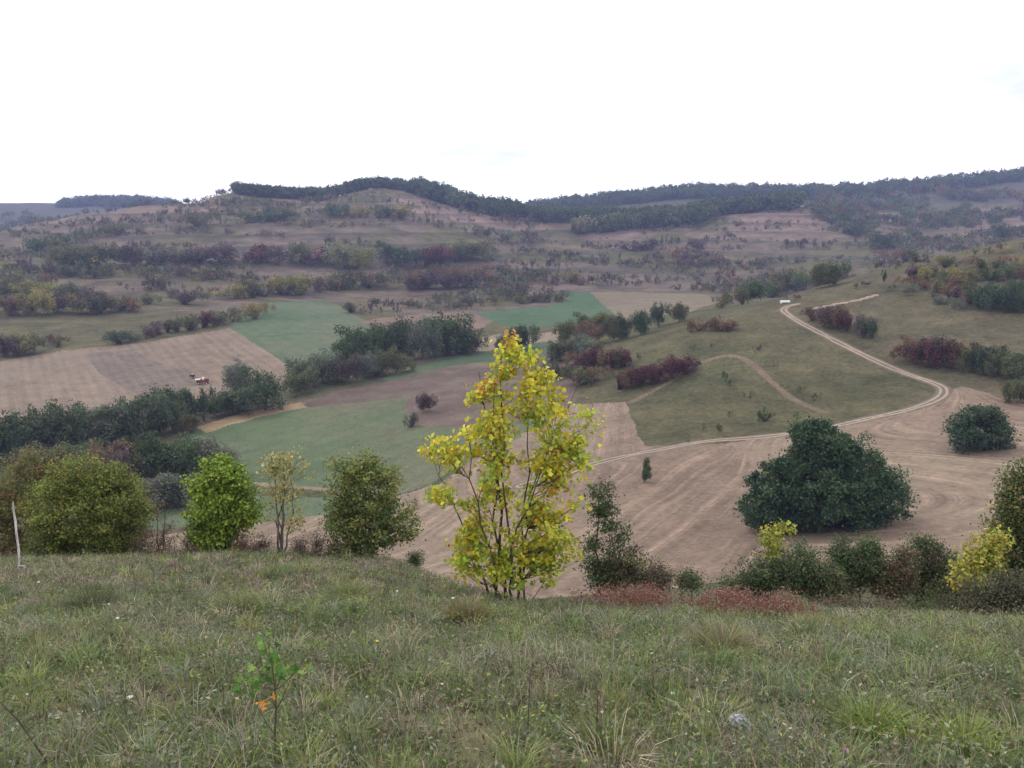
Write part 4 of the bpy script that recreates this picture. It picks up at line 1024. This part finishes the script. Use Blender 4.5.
# ------------------------------------------------------------------ grass and herbs on the near slope (uncountable)
def scatter(n, ylo, yhi, power, tmax=0.92, seed=0):
    rng = np.random.default_rng(seed)
    a = 2 - power
    y = (ylo ** a + rng.random(n) * (yhi ** a - ylo ** a)) ** (1 / a)
    return rng.uniform(-1, 1, n) * (tmax * y + 3.0), y, rng
GP = np.array([[0.115, 0.16, 0.055], [0.16, 0.195, 0.08], [0.085, 0.115, 0.06], [0.18, 0.195, 0.15], [0.35, 0.29, 0.215], [0.25, 0.19, 0.15], [0.15, 0.108, 0.09], [0.22, 0.245, 0.075]])
def grass_colours(x, y, rng):
    a = fbm(x / 0.8 + 3, y / 0.8 + 9, 2); b = fbm(x / 0.45 + 50, y / 0.45 + 20, 2); c = fbm(x / 2.2 + 8, y / 2.2 + 2, 2)
    brow = 1.5 * sstep(13.5, 17, y) * (1 - 0.7 * sstep(-0.1, 0.1, x / y)) * (0.3 + 0.9 * sstep(0.35, 0.55, c))
    wts = np.stack([0.25 + 3.6 * sstep(0.48, 0.62, a), 0.3 + 1.6 * sstep(0.47, 0.6, b), 0.6 + 1.2 * sstep(0.5, 0.6, c), 0.3 + 2.8 * sstep(0.52, 0.66, 1 - a), 0.2 + 1.1 * sstep(0.52, 0.7, 1 - b) + 1.6 * brow,
                    0.2 + 1.0 * sstep(0.55, 0.66, 1 - c) + 2.6 * brow, 0.25 + 1.4 * sstep(0.53, 0.66, 1 - c) + 2.4 * brow, 0.12 + 0.9 * sstep(0.56, 0.7, a)], 1)
    cum = np.cumsum(wts, 1); r = rng.random(len(x)) * cum[:, -1]
    i = (cum < r[:, None]).sum(1)
    return GP[i] * rng.uniform(0.6, 1.5, (len(x), 1)) * 1.26
def blades(name, x, y, h, w, lean, colr_, rng, label, az=None):
    n_ = len(x); z = ground(x, y)
    p = np.stack([x, y, z - 0.01], 1)
    az = rng.uniform(0, 2 * np.pi, n_) if az is None else az
    d = np.stack([np.cos(az), np.sin(az), np.zeros(n_)], 1) * (lean * h)[:, None]
    wa = rng.uniform(0, 2 * np.pi, n_); wd = np.stack([np.cos(wa), np.sin(wa), np.zeros(n_)], 1) * (w / 2)[:, None]
    up = np.zeros((n_, 3)); up[:, 2] = h
    mid = p + d * 0.3 + up * 0.6; tip = p + d + up * np.sqrt(np.clip(1 - 0.35 * lean ** 2, 0.3, 1))[:, None]
    V = np.stack([p - wd, p + wd, mid + wd * 0.8, mid - wd * 0.8, tip], 1).reshape(-1, 3)
    b = np.arange(n_)[:, None] * 5
    me = mesh_np(name, V, [b + np.array([[0, 1, 2, 3]]), b + np.array([[3, 2, 4]])], GRASS, {"Col": np.repeat(colr_, 5, 0)})
    o = link(name, me); tag(o, label, "grass", None, "stuff")
    return o
x, y, rng = scatter(430000, 2.6, 29, 1.15, seed=1)
dens = fbm(x / 0.7 + 70, y / 0.7 + 33, 2)
ok = rng.random(len(x)) < 0.34 + 0.8 * sstep(0.36, 0.6, dens)
x, y = x[ok], y[ok]
tall = fbm(x / 1.6 + 20, y / 1.6 + 40, 2)
h = (0.06 + 0.17 * rng.random(len(x)) ** 1.5) * (0.6 + 1.1 * sstep(0.35, 0.65, tall)) * (0.85 - 0.010 * y)
blades("meadow_grass", x, y, h, 0.0035 + 0.00055 * y * rng.uniform(0.6, 1.4, len(x)), rng.uniform(0.2, 1.3, len(x)), grass_colours(x, y, rng), rng, "rough autumn grass covering the near slope")
# tufted grass
xc, yc, rng = scatter(6500, 3.0, 28, 1.0, seed=2)
k_ = 38
x = np.repeat(xc, k_); y = np.repeat(yc, k_); r_ = np.repeat(0.05 + 0.22 * rng.random(len(xc)) ** 1.6, k_); az = rng.uniform(0, 2 * np.pi, len(x)); rr = np.sqrt(rng.random(len(x))) * r_
tc_ = GP[rng.choice(8, len(xc), p=[0.26, 0.22, 0.10, 0.12, 0.08, 0.04, 0.03, 0.15])]
h = np.repeat(0.10 + 0.22 * rng.random(len(xc)) ** 1.4, k_) * rng.uniform(0.6, 1.15, len(x))
blades("grass_tufts", x + np.cos(az) * rr, y + np.sin(az) * rr, h, 0.004 + 0.00055 * y, 0.2 + 2.0 * rr + rng.uniform(0, 0.6, len(x)), np.repeat(tc_ * rng.uniform(0.75, 1.6, (len(xc), 1)), k_, 0) * rng.uniform(0.75, 1.3, (len(x), 1)), rng, "tufted grass among the meadow grass", az)
# broad leaved herbs: low leaf clumps
xc, yc, rng = scatter(17000, 2.8, 28, 1.1, seed=3)
k_ = 16
hp = np.array([[0.10, 0.135, 0.05], [0.15, 0.165, 0.115], [0.145, 0.15, 0.11], [0.13, 0.095, 0.075], [0.2, 0.215, 0.065], [0.075, 0.105, 0.045], [0.24, 0.19, 0.14]])
hc = hp[rng.choice(7, len(xc), p=[0.24, 0.2, 0.14, 0.14, 0.08, 0.14, 0.06])]
sp_ = rng.uniform(0.04, 0.13, len(xc)) * (1 + 0.02 * yc); hh = rng.uniform(0.05, 0.26, len(xc))
g = rng.normal(size=(len(xc), k_, 3)); 
cen = np.stack([xc, yc, ground(xc, yc)], 1)[:, None, :] + g * np.stack([sp_, sp_, sp_ * 0.2], 1)[:, None, :]
cen[:, :, 2] += rng.random((len(xc), k_)) * hh[:, None] + 0.02
V, Fc, kv = leaf_cards(cen.reshape(-1, 3), unit(g.reshape(-1, 3) + np.array([0, 0, 0.6])), 0.032, rng, 4, 0.45, 0.7)
V = V.reshape(-1, 4, 3); cm = V.mean(1, keepdims=True); sc_ = (1 + 0.035 * np.repeat(yc, k_))[:, None, None]; V = (cm + (V - cm) * sc_).reshape(-1, 3)
tag(link("herbs", mesh_np("herbs", V, Fc, GRASS, {"Col": np.repeat(np.repeat(hc * rng.uniform(0.75, 1.5, (len(xc), 1)), k_, 0) * rng.uniform(0.75, 1.25, (len(xc) * k_, 1)), 4, 0)})), "low broad leaved herbs among the grass", "herbs", None, "stuff")
# dry stalks with seed heads
x, y, rng = scatter(7000, 3.0, 28, 1.1, seed=4)
h = rng.uniform(0.18, 0.5, len(x))
blades("dry_stalks", x, y, h, 0.003 + 0.00045 * y, rng.uniform(0.05, 0.5, len(x)), np.array([[0.22, 0.165, 0.12], [0.13, 0.095, 0.075], [0.34, 0.28, 0.2]])[rng.integers(3, size=len(x))] * rng.uniform(0.8, 1.2, (len(x), 1)), rng, "thin dry stalks standing in the grass")
x, y, rng = scatter(26000, 15.5, 27.5, 0.2, seed=6)
ok = (x / y < -0.02 + 0.08 * fbm(x / 2, y / 2, 2)) & (fbm(x / 1.5 + 9, y / 1.5 + 4, 3) > 0.42)
x, y = x[ok], y[ok]
blades("dry_litter", x, y, rng.uniform(0.06, 0.26, len(x)), 0.012 + 0.0006 * y, rng.uniform(0.2, 1.4, len(x)), np.array([[0.17, 0.12, 0.10], [0.22, 0.165, 0.14], [0.13, 0.09, 0.075], [0.28, 0.22, 0.18]])[rng.integers(4, size=len(x))] * rng.uniform(0.75, 1.3, (len(x), 1)), rng, "purplish brown dry grass along the brow at the left")
# red ferns on the brow
rng = np.random.default_rng(5)
fx = []
while len(fx) < 2600:
    u = rng.uniform(572, 818); y_ = rng.uniform(13.4, 19.2); t_, _ = te(u, 600)
    if fbm(np.array([t_ * y_ / 0.9]), np.array([y_ / 0.9 + 3]), 3)[0] < 0.33 + 0.12 * abs(y_ - 16.3) / 2.5: continue
    if abs(y_ - np.interp(u, [572, 640, 720, 818], [17.4, 17.0, 15.8, 14.8])) > np.interp(u, [572, 620, 740, 818], [0.7, 1.8, 1.5, 0.5]): continue
    fx.append(gp(t_ * y_, y_))
fx = np.array(fx); k_ = 22
g = rng.normal(size=(len(fx), k_, 3)); fh = rng.uniform(0.12, 0.40, len(fx)) * (0.5 + 1.3 * sstep(0.35, 0.65, fbm(fx[:, 0] / 0.6, fx[:, 1] / 0.6 + 4, 2)))
cen = fx[:, None, :] + g * np.array([0.09, 0.09, 0.03]); cen[:, :, 2] += rng.random((len(fx), k_)) * fh[:, None]
fcol = np.array([[0.21, 0.085, 0.07], [0.26, 0.13, 0.105], [0.14, 0.06, 0.05], [0.28, 0.2, 0.16], [0.13, 0.15, 0.06]])[rng.choice(5, len(fx), p=[0.3, 0.26, 0.2, 0.16, 0.08])]
V, Fc, kv = leaf_cards(cen.reshape(-1, 3), unit(g.reshape(-1, 3)), 0.06, rng, 4, 0.32, 0.8)
tag(link("red_ferns", mesh_np("red_ferns", V, Fc, GRASS, {"Col": np.repeat(np.repeat(fcol, k_, 0) * rng.uniform(0.75, 1.3, (len(fx) * k_, 1)), 4, 0)})), "patch of reddish brown dead ferns on the brow right of the yellow maple", "ferns", None, "stuff")

# ------------------------------------------------------------------ single tussocks, sapling, stalks, flowers and litter in the foreground
def tussock(label, u, v, r, h, pal_, seed, n_=260):
    rng = np.random.default_rng(seed); p = hit(u, v, 2.5)
    az = rng.uniform(0, 2 * np.pi, n_); rr = np.sqrt(rng.random(n_)) * r
    x = p[0] + np.cos(az) * rr; y = p[1] + np.sin(az) * rr
    o = blades("tussock", x, y, h * rng.uniform(0.6, 1.1, n_), np.full(n_, 0.005 + 0.0005 * p[1]), 0.15 + 0.5 * rr / r + rng.uniform(0, 0.5, n_), pick(rng, pal_, n_) * rng.uniform(0.75, 1.25, (n_, 1)), rng, label, az)
    del o['kind']; o['category'] = "tussock"
TG_ = [((0.13, 0.17, 0.05), 3), ((0.2, 0.22, 0.07), 2), ((0.3, 0.26, 0.16), 0.6)]
tussock("dark green grass tussock with pale seed tops at the left", 92, 612, 0.32, 0.42, [((0.075, 0.10, 0.045), 3), ((0.11, 0.13, 0.06), 2), ((0.24, 0.2, 0.14), 1)], 81, 700)
tussock("bright green grass tussock left of the yellow maple", 345, 600, 0.34, 0.34, TG_, 82, 700)
tussock("yellow green tussock with grey dead stalks at the right", 722, 658, 0.24, 0.42, [((0.22, 0.2, 0.075), 2), ((0.15, 0.16, 0.06), 1.5), ((0.28, 0.22, 0.17), 1.6), ((0.14, 0.105, 0.085), 1)], 83, 700)
tussock("olive brown tussock in front of the yellow maple", 468, 622, 0.26, 0.38, [((0.2, 0.17, 0.07), 2), ((0.13, 0.14, 0.06), 2), ((0.24, 0.13, 0.08), 0.7)], 84, 560)
tussock("green tussock near the left edge", 112, 642, 0.24, 0.24, TG_, 85, 480)
tussock("bright green tussock beside the small sapling", 238, 610, 0.3, 0.28, TG_, 86, 480)
tussock("lush green tussock at the bottom right", 870, 742, 0.17, 0.3, [((0.16, 0.22, 0.05), 3), ((0.24, 0.29, 0.08), 1.5)], 87, 480)
tussock("lime green tussock at the lower right corner", 965, 752, 0.14, 0.27, [((0.2, 0.25, 0.06), 3), ((0.27, 0.31, 0.09), 1.5)], 88, 300)
tussock("olive tussock under the right brow bushes", 820, 632, 0.3, 0.3, [((0.17, 0.17, 0.06), 3), ((0.23, 0.22, 0.09), 1)], 89, 480)

def stalk(label, pxs, r, cat="stalk", heads=True, ymin=2.5, seed=1):
    """bare stem from its foot pixel up through the others at one distance"""
    rng = np.random.default_rng(seed)
    b = hit(*pxs[0], ymin); Y = b[1]
    pts = [b - np.array([0, 0, 0.03])] + [pt(u_, v_, Y) for u_, v_ in pxs[1:]]
    root = empty("dry_stalk", tuple(b), label, cat)
    V, Fc = tubes([(pts, np.linspace(r, r * 0.6, len(pts)))], 6)
    link("stem", mesh_np("stem", V - b, Fc, BARK, None, True), root)
    if heads:
        s = np.concatenate([pts[-1] + (pts[-2] - pts[-1]) * f_ + rng.normal(size=(7, 3)) * 0.012 for f_ in np.linspace(0, 1.6, 8)])
        V, Fc, kv = leaf_cards(s, unit(rng.normal(size=s.shape)), 0.022, rng, 4, 0.5)
        link("seed_head", mesh_np("seed_head", V - b, Fc, GRASS, {"Col": np.tile(np.array([[0.13, 0.09, 0.07]]), (len(V), 1))}), root)
stalk("dark brown seeding stalk in the bottom centre", [(528, 748), (528, 725), (529, 700), (530, 678), (533, 664)], 0.004, seed=91)
stalk("thin dark stalk right of the seeding stalk", [(598, 762), (597, 740), (597, 718), (598, 700), (596, 686)], 0.0035, seed=92)
stalk("dark bare stem leaning left at the lower left corner", [(55, 775), (44, 758), (32, 740), (18, 720), (4, 706), (-10, 692)], 0.006, heads=False, seed=93)

WHITE = plain("white_petals", (0.62, 0.6, 0.56), 0.7, 0.08, 60); YELP = plain("yellow_petals", (0.75, 0.55, 0.05), 0.7, 0.1, 60); PINKP = plain("purple_petals", (0.45, 0.12, 0.36), 0.7, 0.15, 60)
STEM = plain("green_stem", (0.1, 0.13, 0.05), 0.8, 0.2, 20)
def flower(label, u, v, r, mat, group=None, seed=0):
    rng = np.random.default_rng(seed)
    g0 = hit(u, v + 0.18 * F / 6.5, 2.5); Y = g0[1]; top = pt(u, v, Y)
    if top[2] < g0[2] + 0.05: top[2] = g0[2] + 0.05
    root = empty("wildflower", tuple(g0), label, "flower", group)
    r *= 0.72
    V, Fc = tubes([(curve(g0, top, np.array([0.01, 0, 0]), 4), np.full(4, 0.002))], 5)
    link("stem", mesh_np("stem", V - g0, Fc, STEM, None, True), root)
    bm = bmesh.new()
    for i in range(16):
        a = rng.uniform(0, 6.28); q = math.sqrt(rng.random()) * r
        c = top + np.array([math.cos(a) * q, math.sin(a) * q, 0.25 * (r - q) + rng.normal() * 0.002])
        vs = [bm.verts.new(c - g0 + np.array([math.cos(b_) * r * 0.34, math.sin(b_) * r * 0.34, 0.25 * r * math.cos(2 * b_)])) for b_ in np.linspace(0, 6.28, 7)[:-1]]
        ctr = bm.verts.new(c - g0 + np.array([0, 0, r * 0.22]))
        for j_ in range(6): bm.faces.new((vs[j_], vs[(j_ + 1) % 6], ctr))
    me = bpy.data.meshes.new("flower_head"); bm.to_mesh(me); bm.free(); me.materials.append(mat)
    link("flower_head", me, root)
for i, (u, v, r, lab) in enumerate([(130, 697, 0.028, "largest white flower head, in the left foreground"), (118, 618, 0.03, "white flower beside the dark green tussock at the left"), (109, 604, 0.02, "small white flower behind the dark green tussock"),
        (27, 694, 0.014, "small white flower by the left edge above the leaning stem"), (39, 582, 0.03, "white flower below the dead birch stem"), (316, 587, 0.022, "white flower left of the bright green tussock"), (397, 591, 0.026, "white flower between the rounded tree and the yellow maple"),
        (453, 598, 0.035, "white flower at the left foot of the yellow maple"), (367, 697, 0.012, "small white flower right of the small sapling"), (442, 684, 0.013, "small white flower in the middle of the foreground grass"),
        (602, 712, 0.014, "white flower beside the thin dark stalk"), (571, 738, 0.012, "white flower between the two dark stalks"), (672, 693, 0.018, "cream flower above the plastic bag"), (850, 672, 0.02, "white flower on the right slope"), (1004, 752, 0.014, "white flower at the lower right corner")]):
    flower(lab, u, v, r, WHITE, "white flowers in the grass", 100 + i)
flower("yellow flower in the grass left of centre", 377, 641, 0.022, YELP, None, 130)
flower("yellow flower right of the seeding stalk", 543, 711, 0.014, YELP, None, 131)
flower("purple flower at the bottom right", 845, 749, 0.02, PINKP, None, 132)

def palmate(c, size, rng, tilt=0.6):
    """five-lobed maple leaf outline, slightly folded"""
    nrm = unit(rng.normal(size=3) * tilt + np.array([0, -0.5, 0.8])); a = unit(np.cross(nrm, rng.normal(size=3))); b = np.cross(nrm, a)
    ang = np.radians([-90, -50, -20, -2, 22, 42, 66, 90, 114, 138, 158, 182, 200, 230]); rad = np.array([0.25, 0.5, 0.75, 0.38, 0.95, 0.45, 0.5, 1.1, 0.5, 0.45, 0.95, 0.38, 0.75, 0.5])
    V = [c + (a * math.cos(t_) + b * math.sin(t_)) * r_ * size * 0.5 + nrm * (0.1 * abs(math.cos(t_)) * r_ * size) for t_, r_ in zip(ang, rad)]
    return [c] + V
def palm_mesh(name, cs, cols, size, rng, origin):
    V, Fc, cc = [], [], []
    for c, cl_ in zip(cs, cols):
        o = len(V); vs = palmate(c, size * rng.uniform(0.7, 1.25), rng); V += vs; cc += [cl_] * len(vs)
        m_ = len(vs) - 1
        Fc += [(o, o + 1 + i, o + 1 + (i + 1) % m_) for i in range(m_)]
    return mesh_np(name, np.array(V) - origin, [np.array(Fc)], LEAF, {"Col": np.array(cc)})
rng = np.random.default_rng(77)
b = hit(275, 766, 2.5); Y = b[1]
root = empty("sapling", tuple(b), "small green maple sapling with one orange leaf in the left foreground", "sapling")
st = [pt(u_, v_, Y) for u_, v_ in ((275, 735), (276, 710), (275, 690), (272, 665), (268, 642))]
paths = [([b - np.array([0, 0, 0.04])] + st, np.linspace(0.008, 0.003, 6))]
cs, cols = [], []
for (u_, v_, n_, su, sv) in [(263, 640, 7, 7, 3), (272, 655, 9, 6, 6), (276, 668, 12, 9, 6), (297, 669, 9, 9, 4), (282, 672, 8, 8, 5), (255, 682, 11, 9, 5), (268, 680, 8, 8, 5), (250, 693, 6, 7, 4), (290, 680, 5, 8, 4)]:
    e_ = pt(u_, v_, Y + rng.normal() * 0.06); k_ = int(np.argmin([np.linalg.norm(s_ - e_) for s_ in st]))
    paths.append((curve(st[max(0, k_ - 1)], e_, np.array([0, 0, -0.015]), 4), np.linspace(0.003, 0.0015, 4)))
    for i in range(n_):
        cs.append(pt(u_ + rng.normal() * su, v_ + rng.normal() * sv, Y + rng.normal() * 0.06)); cols.append(np.array([[0.075, 0.17, 0.03], [0.11, 0.21, 0.035], [0.055, 0.125, 0.03], [0.17, 0.25, 0.05]])[rng.integers(4)] * rng.uniform(0.8, 1.2))
Vt, Ft = tubes(paths, 6); link("stem", mesh_np("stem", Vt - b, Ft, BARK, None, True), root)
link("leaves", palm_mesh("leaves", cs, cols, 0.07, rng, b), root)
oc = [pt(u_, v_, Y - 0.03) for u_, v_ in ((262, 704), (264, 709), (258, 703), (274, 697))]
lf = link("orange_leaf", palm_mesh("orange_leaf", oc, [np.array([0.62, 0.27, 0.04]) * f_ for f_ in (1, 0.9, 1.1, 0.85)], 0.06, rng, b), root); lf['label'] = "orange leaves low on the stem"
# fallen leaf, plastic bag
c_ = hit(161, 758, 2.5) + np.array([0, 0, 0.13])
tag(link("fallen_leaf", palm_mesh("fallen_leaf", [c_], [np.array([0.5, 0.42, 0.12])], 0.06, rng, c_), None, tuple(c_)), "single yellow fallen leaf caught in the grass at the bottom left", "leaf")
def bag():
    c = hit(740, 738, 2.5) + np.array([0, 0, 0.12])
    bm = bmesh.new(); bmesh.ops.create_icosphere(bm, subdivisions=4, radius=1.0); rg = np.random.default_rng(8)
    dirs = unit(rg.normal(size=(26, 3)))
    for v_ in bm.verts:
        d = np.array(v_.co); cre = np.abs(dirs @ d).max(); 
        s_ = 0.72 + 0.38 * (abs(math.sin(9 * d[0] + 4 * d[1]) * math.cos(7 * d[1] - 5 * d[2]))) - 0.5 * max(0, cre - 0.93)
        v_.co = Vector((d[0] * 0.1 * s_, d[1] * 0.06 * s_, d[2] * 0.05 * s_ - d[0] * 0.025))
    me = bpy.data.meshes.new("plastic_bag"); bm.to_mesh(me); bm.free()
    m, n = newmat("crumpled_plastic"); f_ = noise(n, objcoord(n), 30, 5, 0.7)
    cc_ = ramp(n, f_, [(0.42, (0.16, 0.17, 0.2)), (0.55, (0.42, 0.43, 0.47)), (0.66, (0.75, 0.76, 0.8))])
    finish(n, principled(n, cc_, 0.3, 0.5, bump(n, f_, 0.8, 0.02)).outputs[0]); me.materials.append(m)
    o = link("plastic_bag", me, None, tuple(c)); o.rotation_euler = (0.3, 0.25, 0.2)
    tag(o, "crumpled silvery plastic bag lying in the grass at the lower right", "plastic bag")
bag()

# ------------------------------------------------------------------ farm machinery on the stubble and a white trough by the track
def box(bm, lo, hi, bev=0.03):
    r = bmesh.ops.create_cube(bm, size=1.0); vs = r['verts']
    for v_ in vs:
        v_.co = Vector([lo[i] + (v_.co[i] + 0.5) * (hi[i] - lo[i]) for i in range(3)])
    if bev: bmesh.ops.bevel(bm, geom=list({e for v_ in vs for e in v_.link_edges}), offset=bev, segments=1, affect='EDGES')
def part(name, fn, mat, parent):
    bm = bmesh.new(); fn(bm); me = bpy.data.meshes.new(name); bm.to_mesh(me); bm.free(); me.materials.append(mat)
    return link(name, me, parent)
RED = plain("faded_red_paint", (0.13, 0.032, 0.038), 0.5); DARKP = plain("dark_paint", (0.05, 0.035, 0.045), 0.5); PALE = plain("pale_boards", (0.62, 0.52, 0.47), 0.8); TYRE = plain("tyre_rubber", (0.025, 0.025, 0.025), 0.9); WHITEP = plain("white_paint", (0.78, 0.78, 0.8), 0.5, 0.06)
def wheel(parent, x, y, r, w):
    def f(bm):
        a = bmesh.ops.create_cone(bm, cap_ends=True, segments=18, radius1=r, radius2=r, depth=w)
        for v_ in a['verts']: v_.co = Vector((v_.co.x + x, v_.co.z + y, v_.co.y + r))
    wl = part("wheel", f, TYRE, parent)
    def g(bm):
        a = bmesh.ops.create_cone(bm, cap_ends=True, segments=12, radius1=r * 0.5, radius2=r * 0.5, depth=w + 0.06)
        for v_ in a['verts']: v_.co = Vector((v_.co.x + x, v_.co.z + y, v_.co.y + r))
    part("rim", g, PALE, wl)
p = hit(203, 384); root = empty("farm_wagon", tuple(p), "dark red farm wagon with pale boards on the stubble field", "wagon"); root.rotation_euler = (0, 0, 0.25)
def f(bm):
    box(bm, (-1.9, -0.85, 0.65), (1.9, 0.85, 0.8)); box(bm, (-1.9, -0.9, 0.802), (1.9, -0.84, 1.55)); box(bm, (-1.9, 0.84, 0.802), (1.9, 0.9, 1.55)); box(bm, (-1.9, -0.838, 0.802), (-1.84, 0.838, 1.55)); box(bm, (1.84, -0.838, 0.802), (1.9, 0.838, 1.35))
part("body", f, RED, root)
def f(bm):
    box(bm, (-2.3, -0.7, 1.5), (-0.7, 0.7, 1.78), 0.06); box(bm, (-0.2, -0.6, 1.3), (0.5, 0.6, 2.2), 0.1)
part("load", f, PALE, root)
def f(bm): box(bm, (1.92, -0.08, 0.68), (3.2, 0.08, 0.78))
part("drawbar", f, DARKP, root)
for xx in (-1.25, 1.25):
    for yy in (-0.95, 0.95): wheel(root, xx, yy, 0.42, 0.22)
p = hit(192.5, 378); root = empty("farm_cart", tuple(p), "small dark cart left of the red wagon", "cart"); root.rotation_euler = (0, 0, 0.1)
def f(bm):
    box(bm, (-0.75, -0.6, 0.5), (0.75, 0.6, 0.62)); box(bm, (-0.75, -0.6, 0.622), (-0.69, 0.6, 1.25)); box(bm, (0.69, -0.6, 0.622), (0.75, 0.6, 1.25)); box(bm, (-0.688, -0.6, 0.622), (0.688, -0.54, 1.25)); box(bm, (-0.688, 0.54, 0.622), (0.688, 0.6, 1.25))
part("body", f, DARKP, root)
def f(bm): box(bm, (-0.35, -0.4, 0.9), (0.45, 0.4, 1.5), 0.08)
part("load", f, plain("grey_sacks", (0.3, 0.28, 0.3), 0.8), root)
for yy in (-0.68, 0.68): wheel(root, 0, yy, 0.4, 0.16)
p = hit(785, 303); root = empty("water_trough", tuple(p), "long low white trough beside the track bend on the spur", "trough"); root.rotation_euler = (0, 0, 0.05)
def f(bm):
    box(bm, (-1.55, -0.5, 0.25), (1.55, 0.5, 0.35)); box(bm, (-1.55, -0.5, 0.352), (1.55, -0.42, 0.9)); box(bm, (-1.55, 0.42, 0.352), (1.55, 0.5, 0.9)); box(bm, (-1.55, -0.418, 0.352), (-1.47, 0.418, 0.9)); box(bm, (1.47, -0.418, 0.352), (1.55, 0.418, 0.9))
part("tub", f, WHITEP, root)
for xx in (-1.3, 1.3):
    def f(bm): box(bm, (xx - 0.1, -0.45, -0.1), (xx + 0.1, 0.45, 0.248))
    part("leg", f, WHITEP, root)
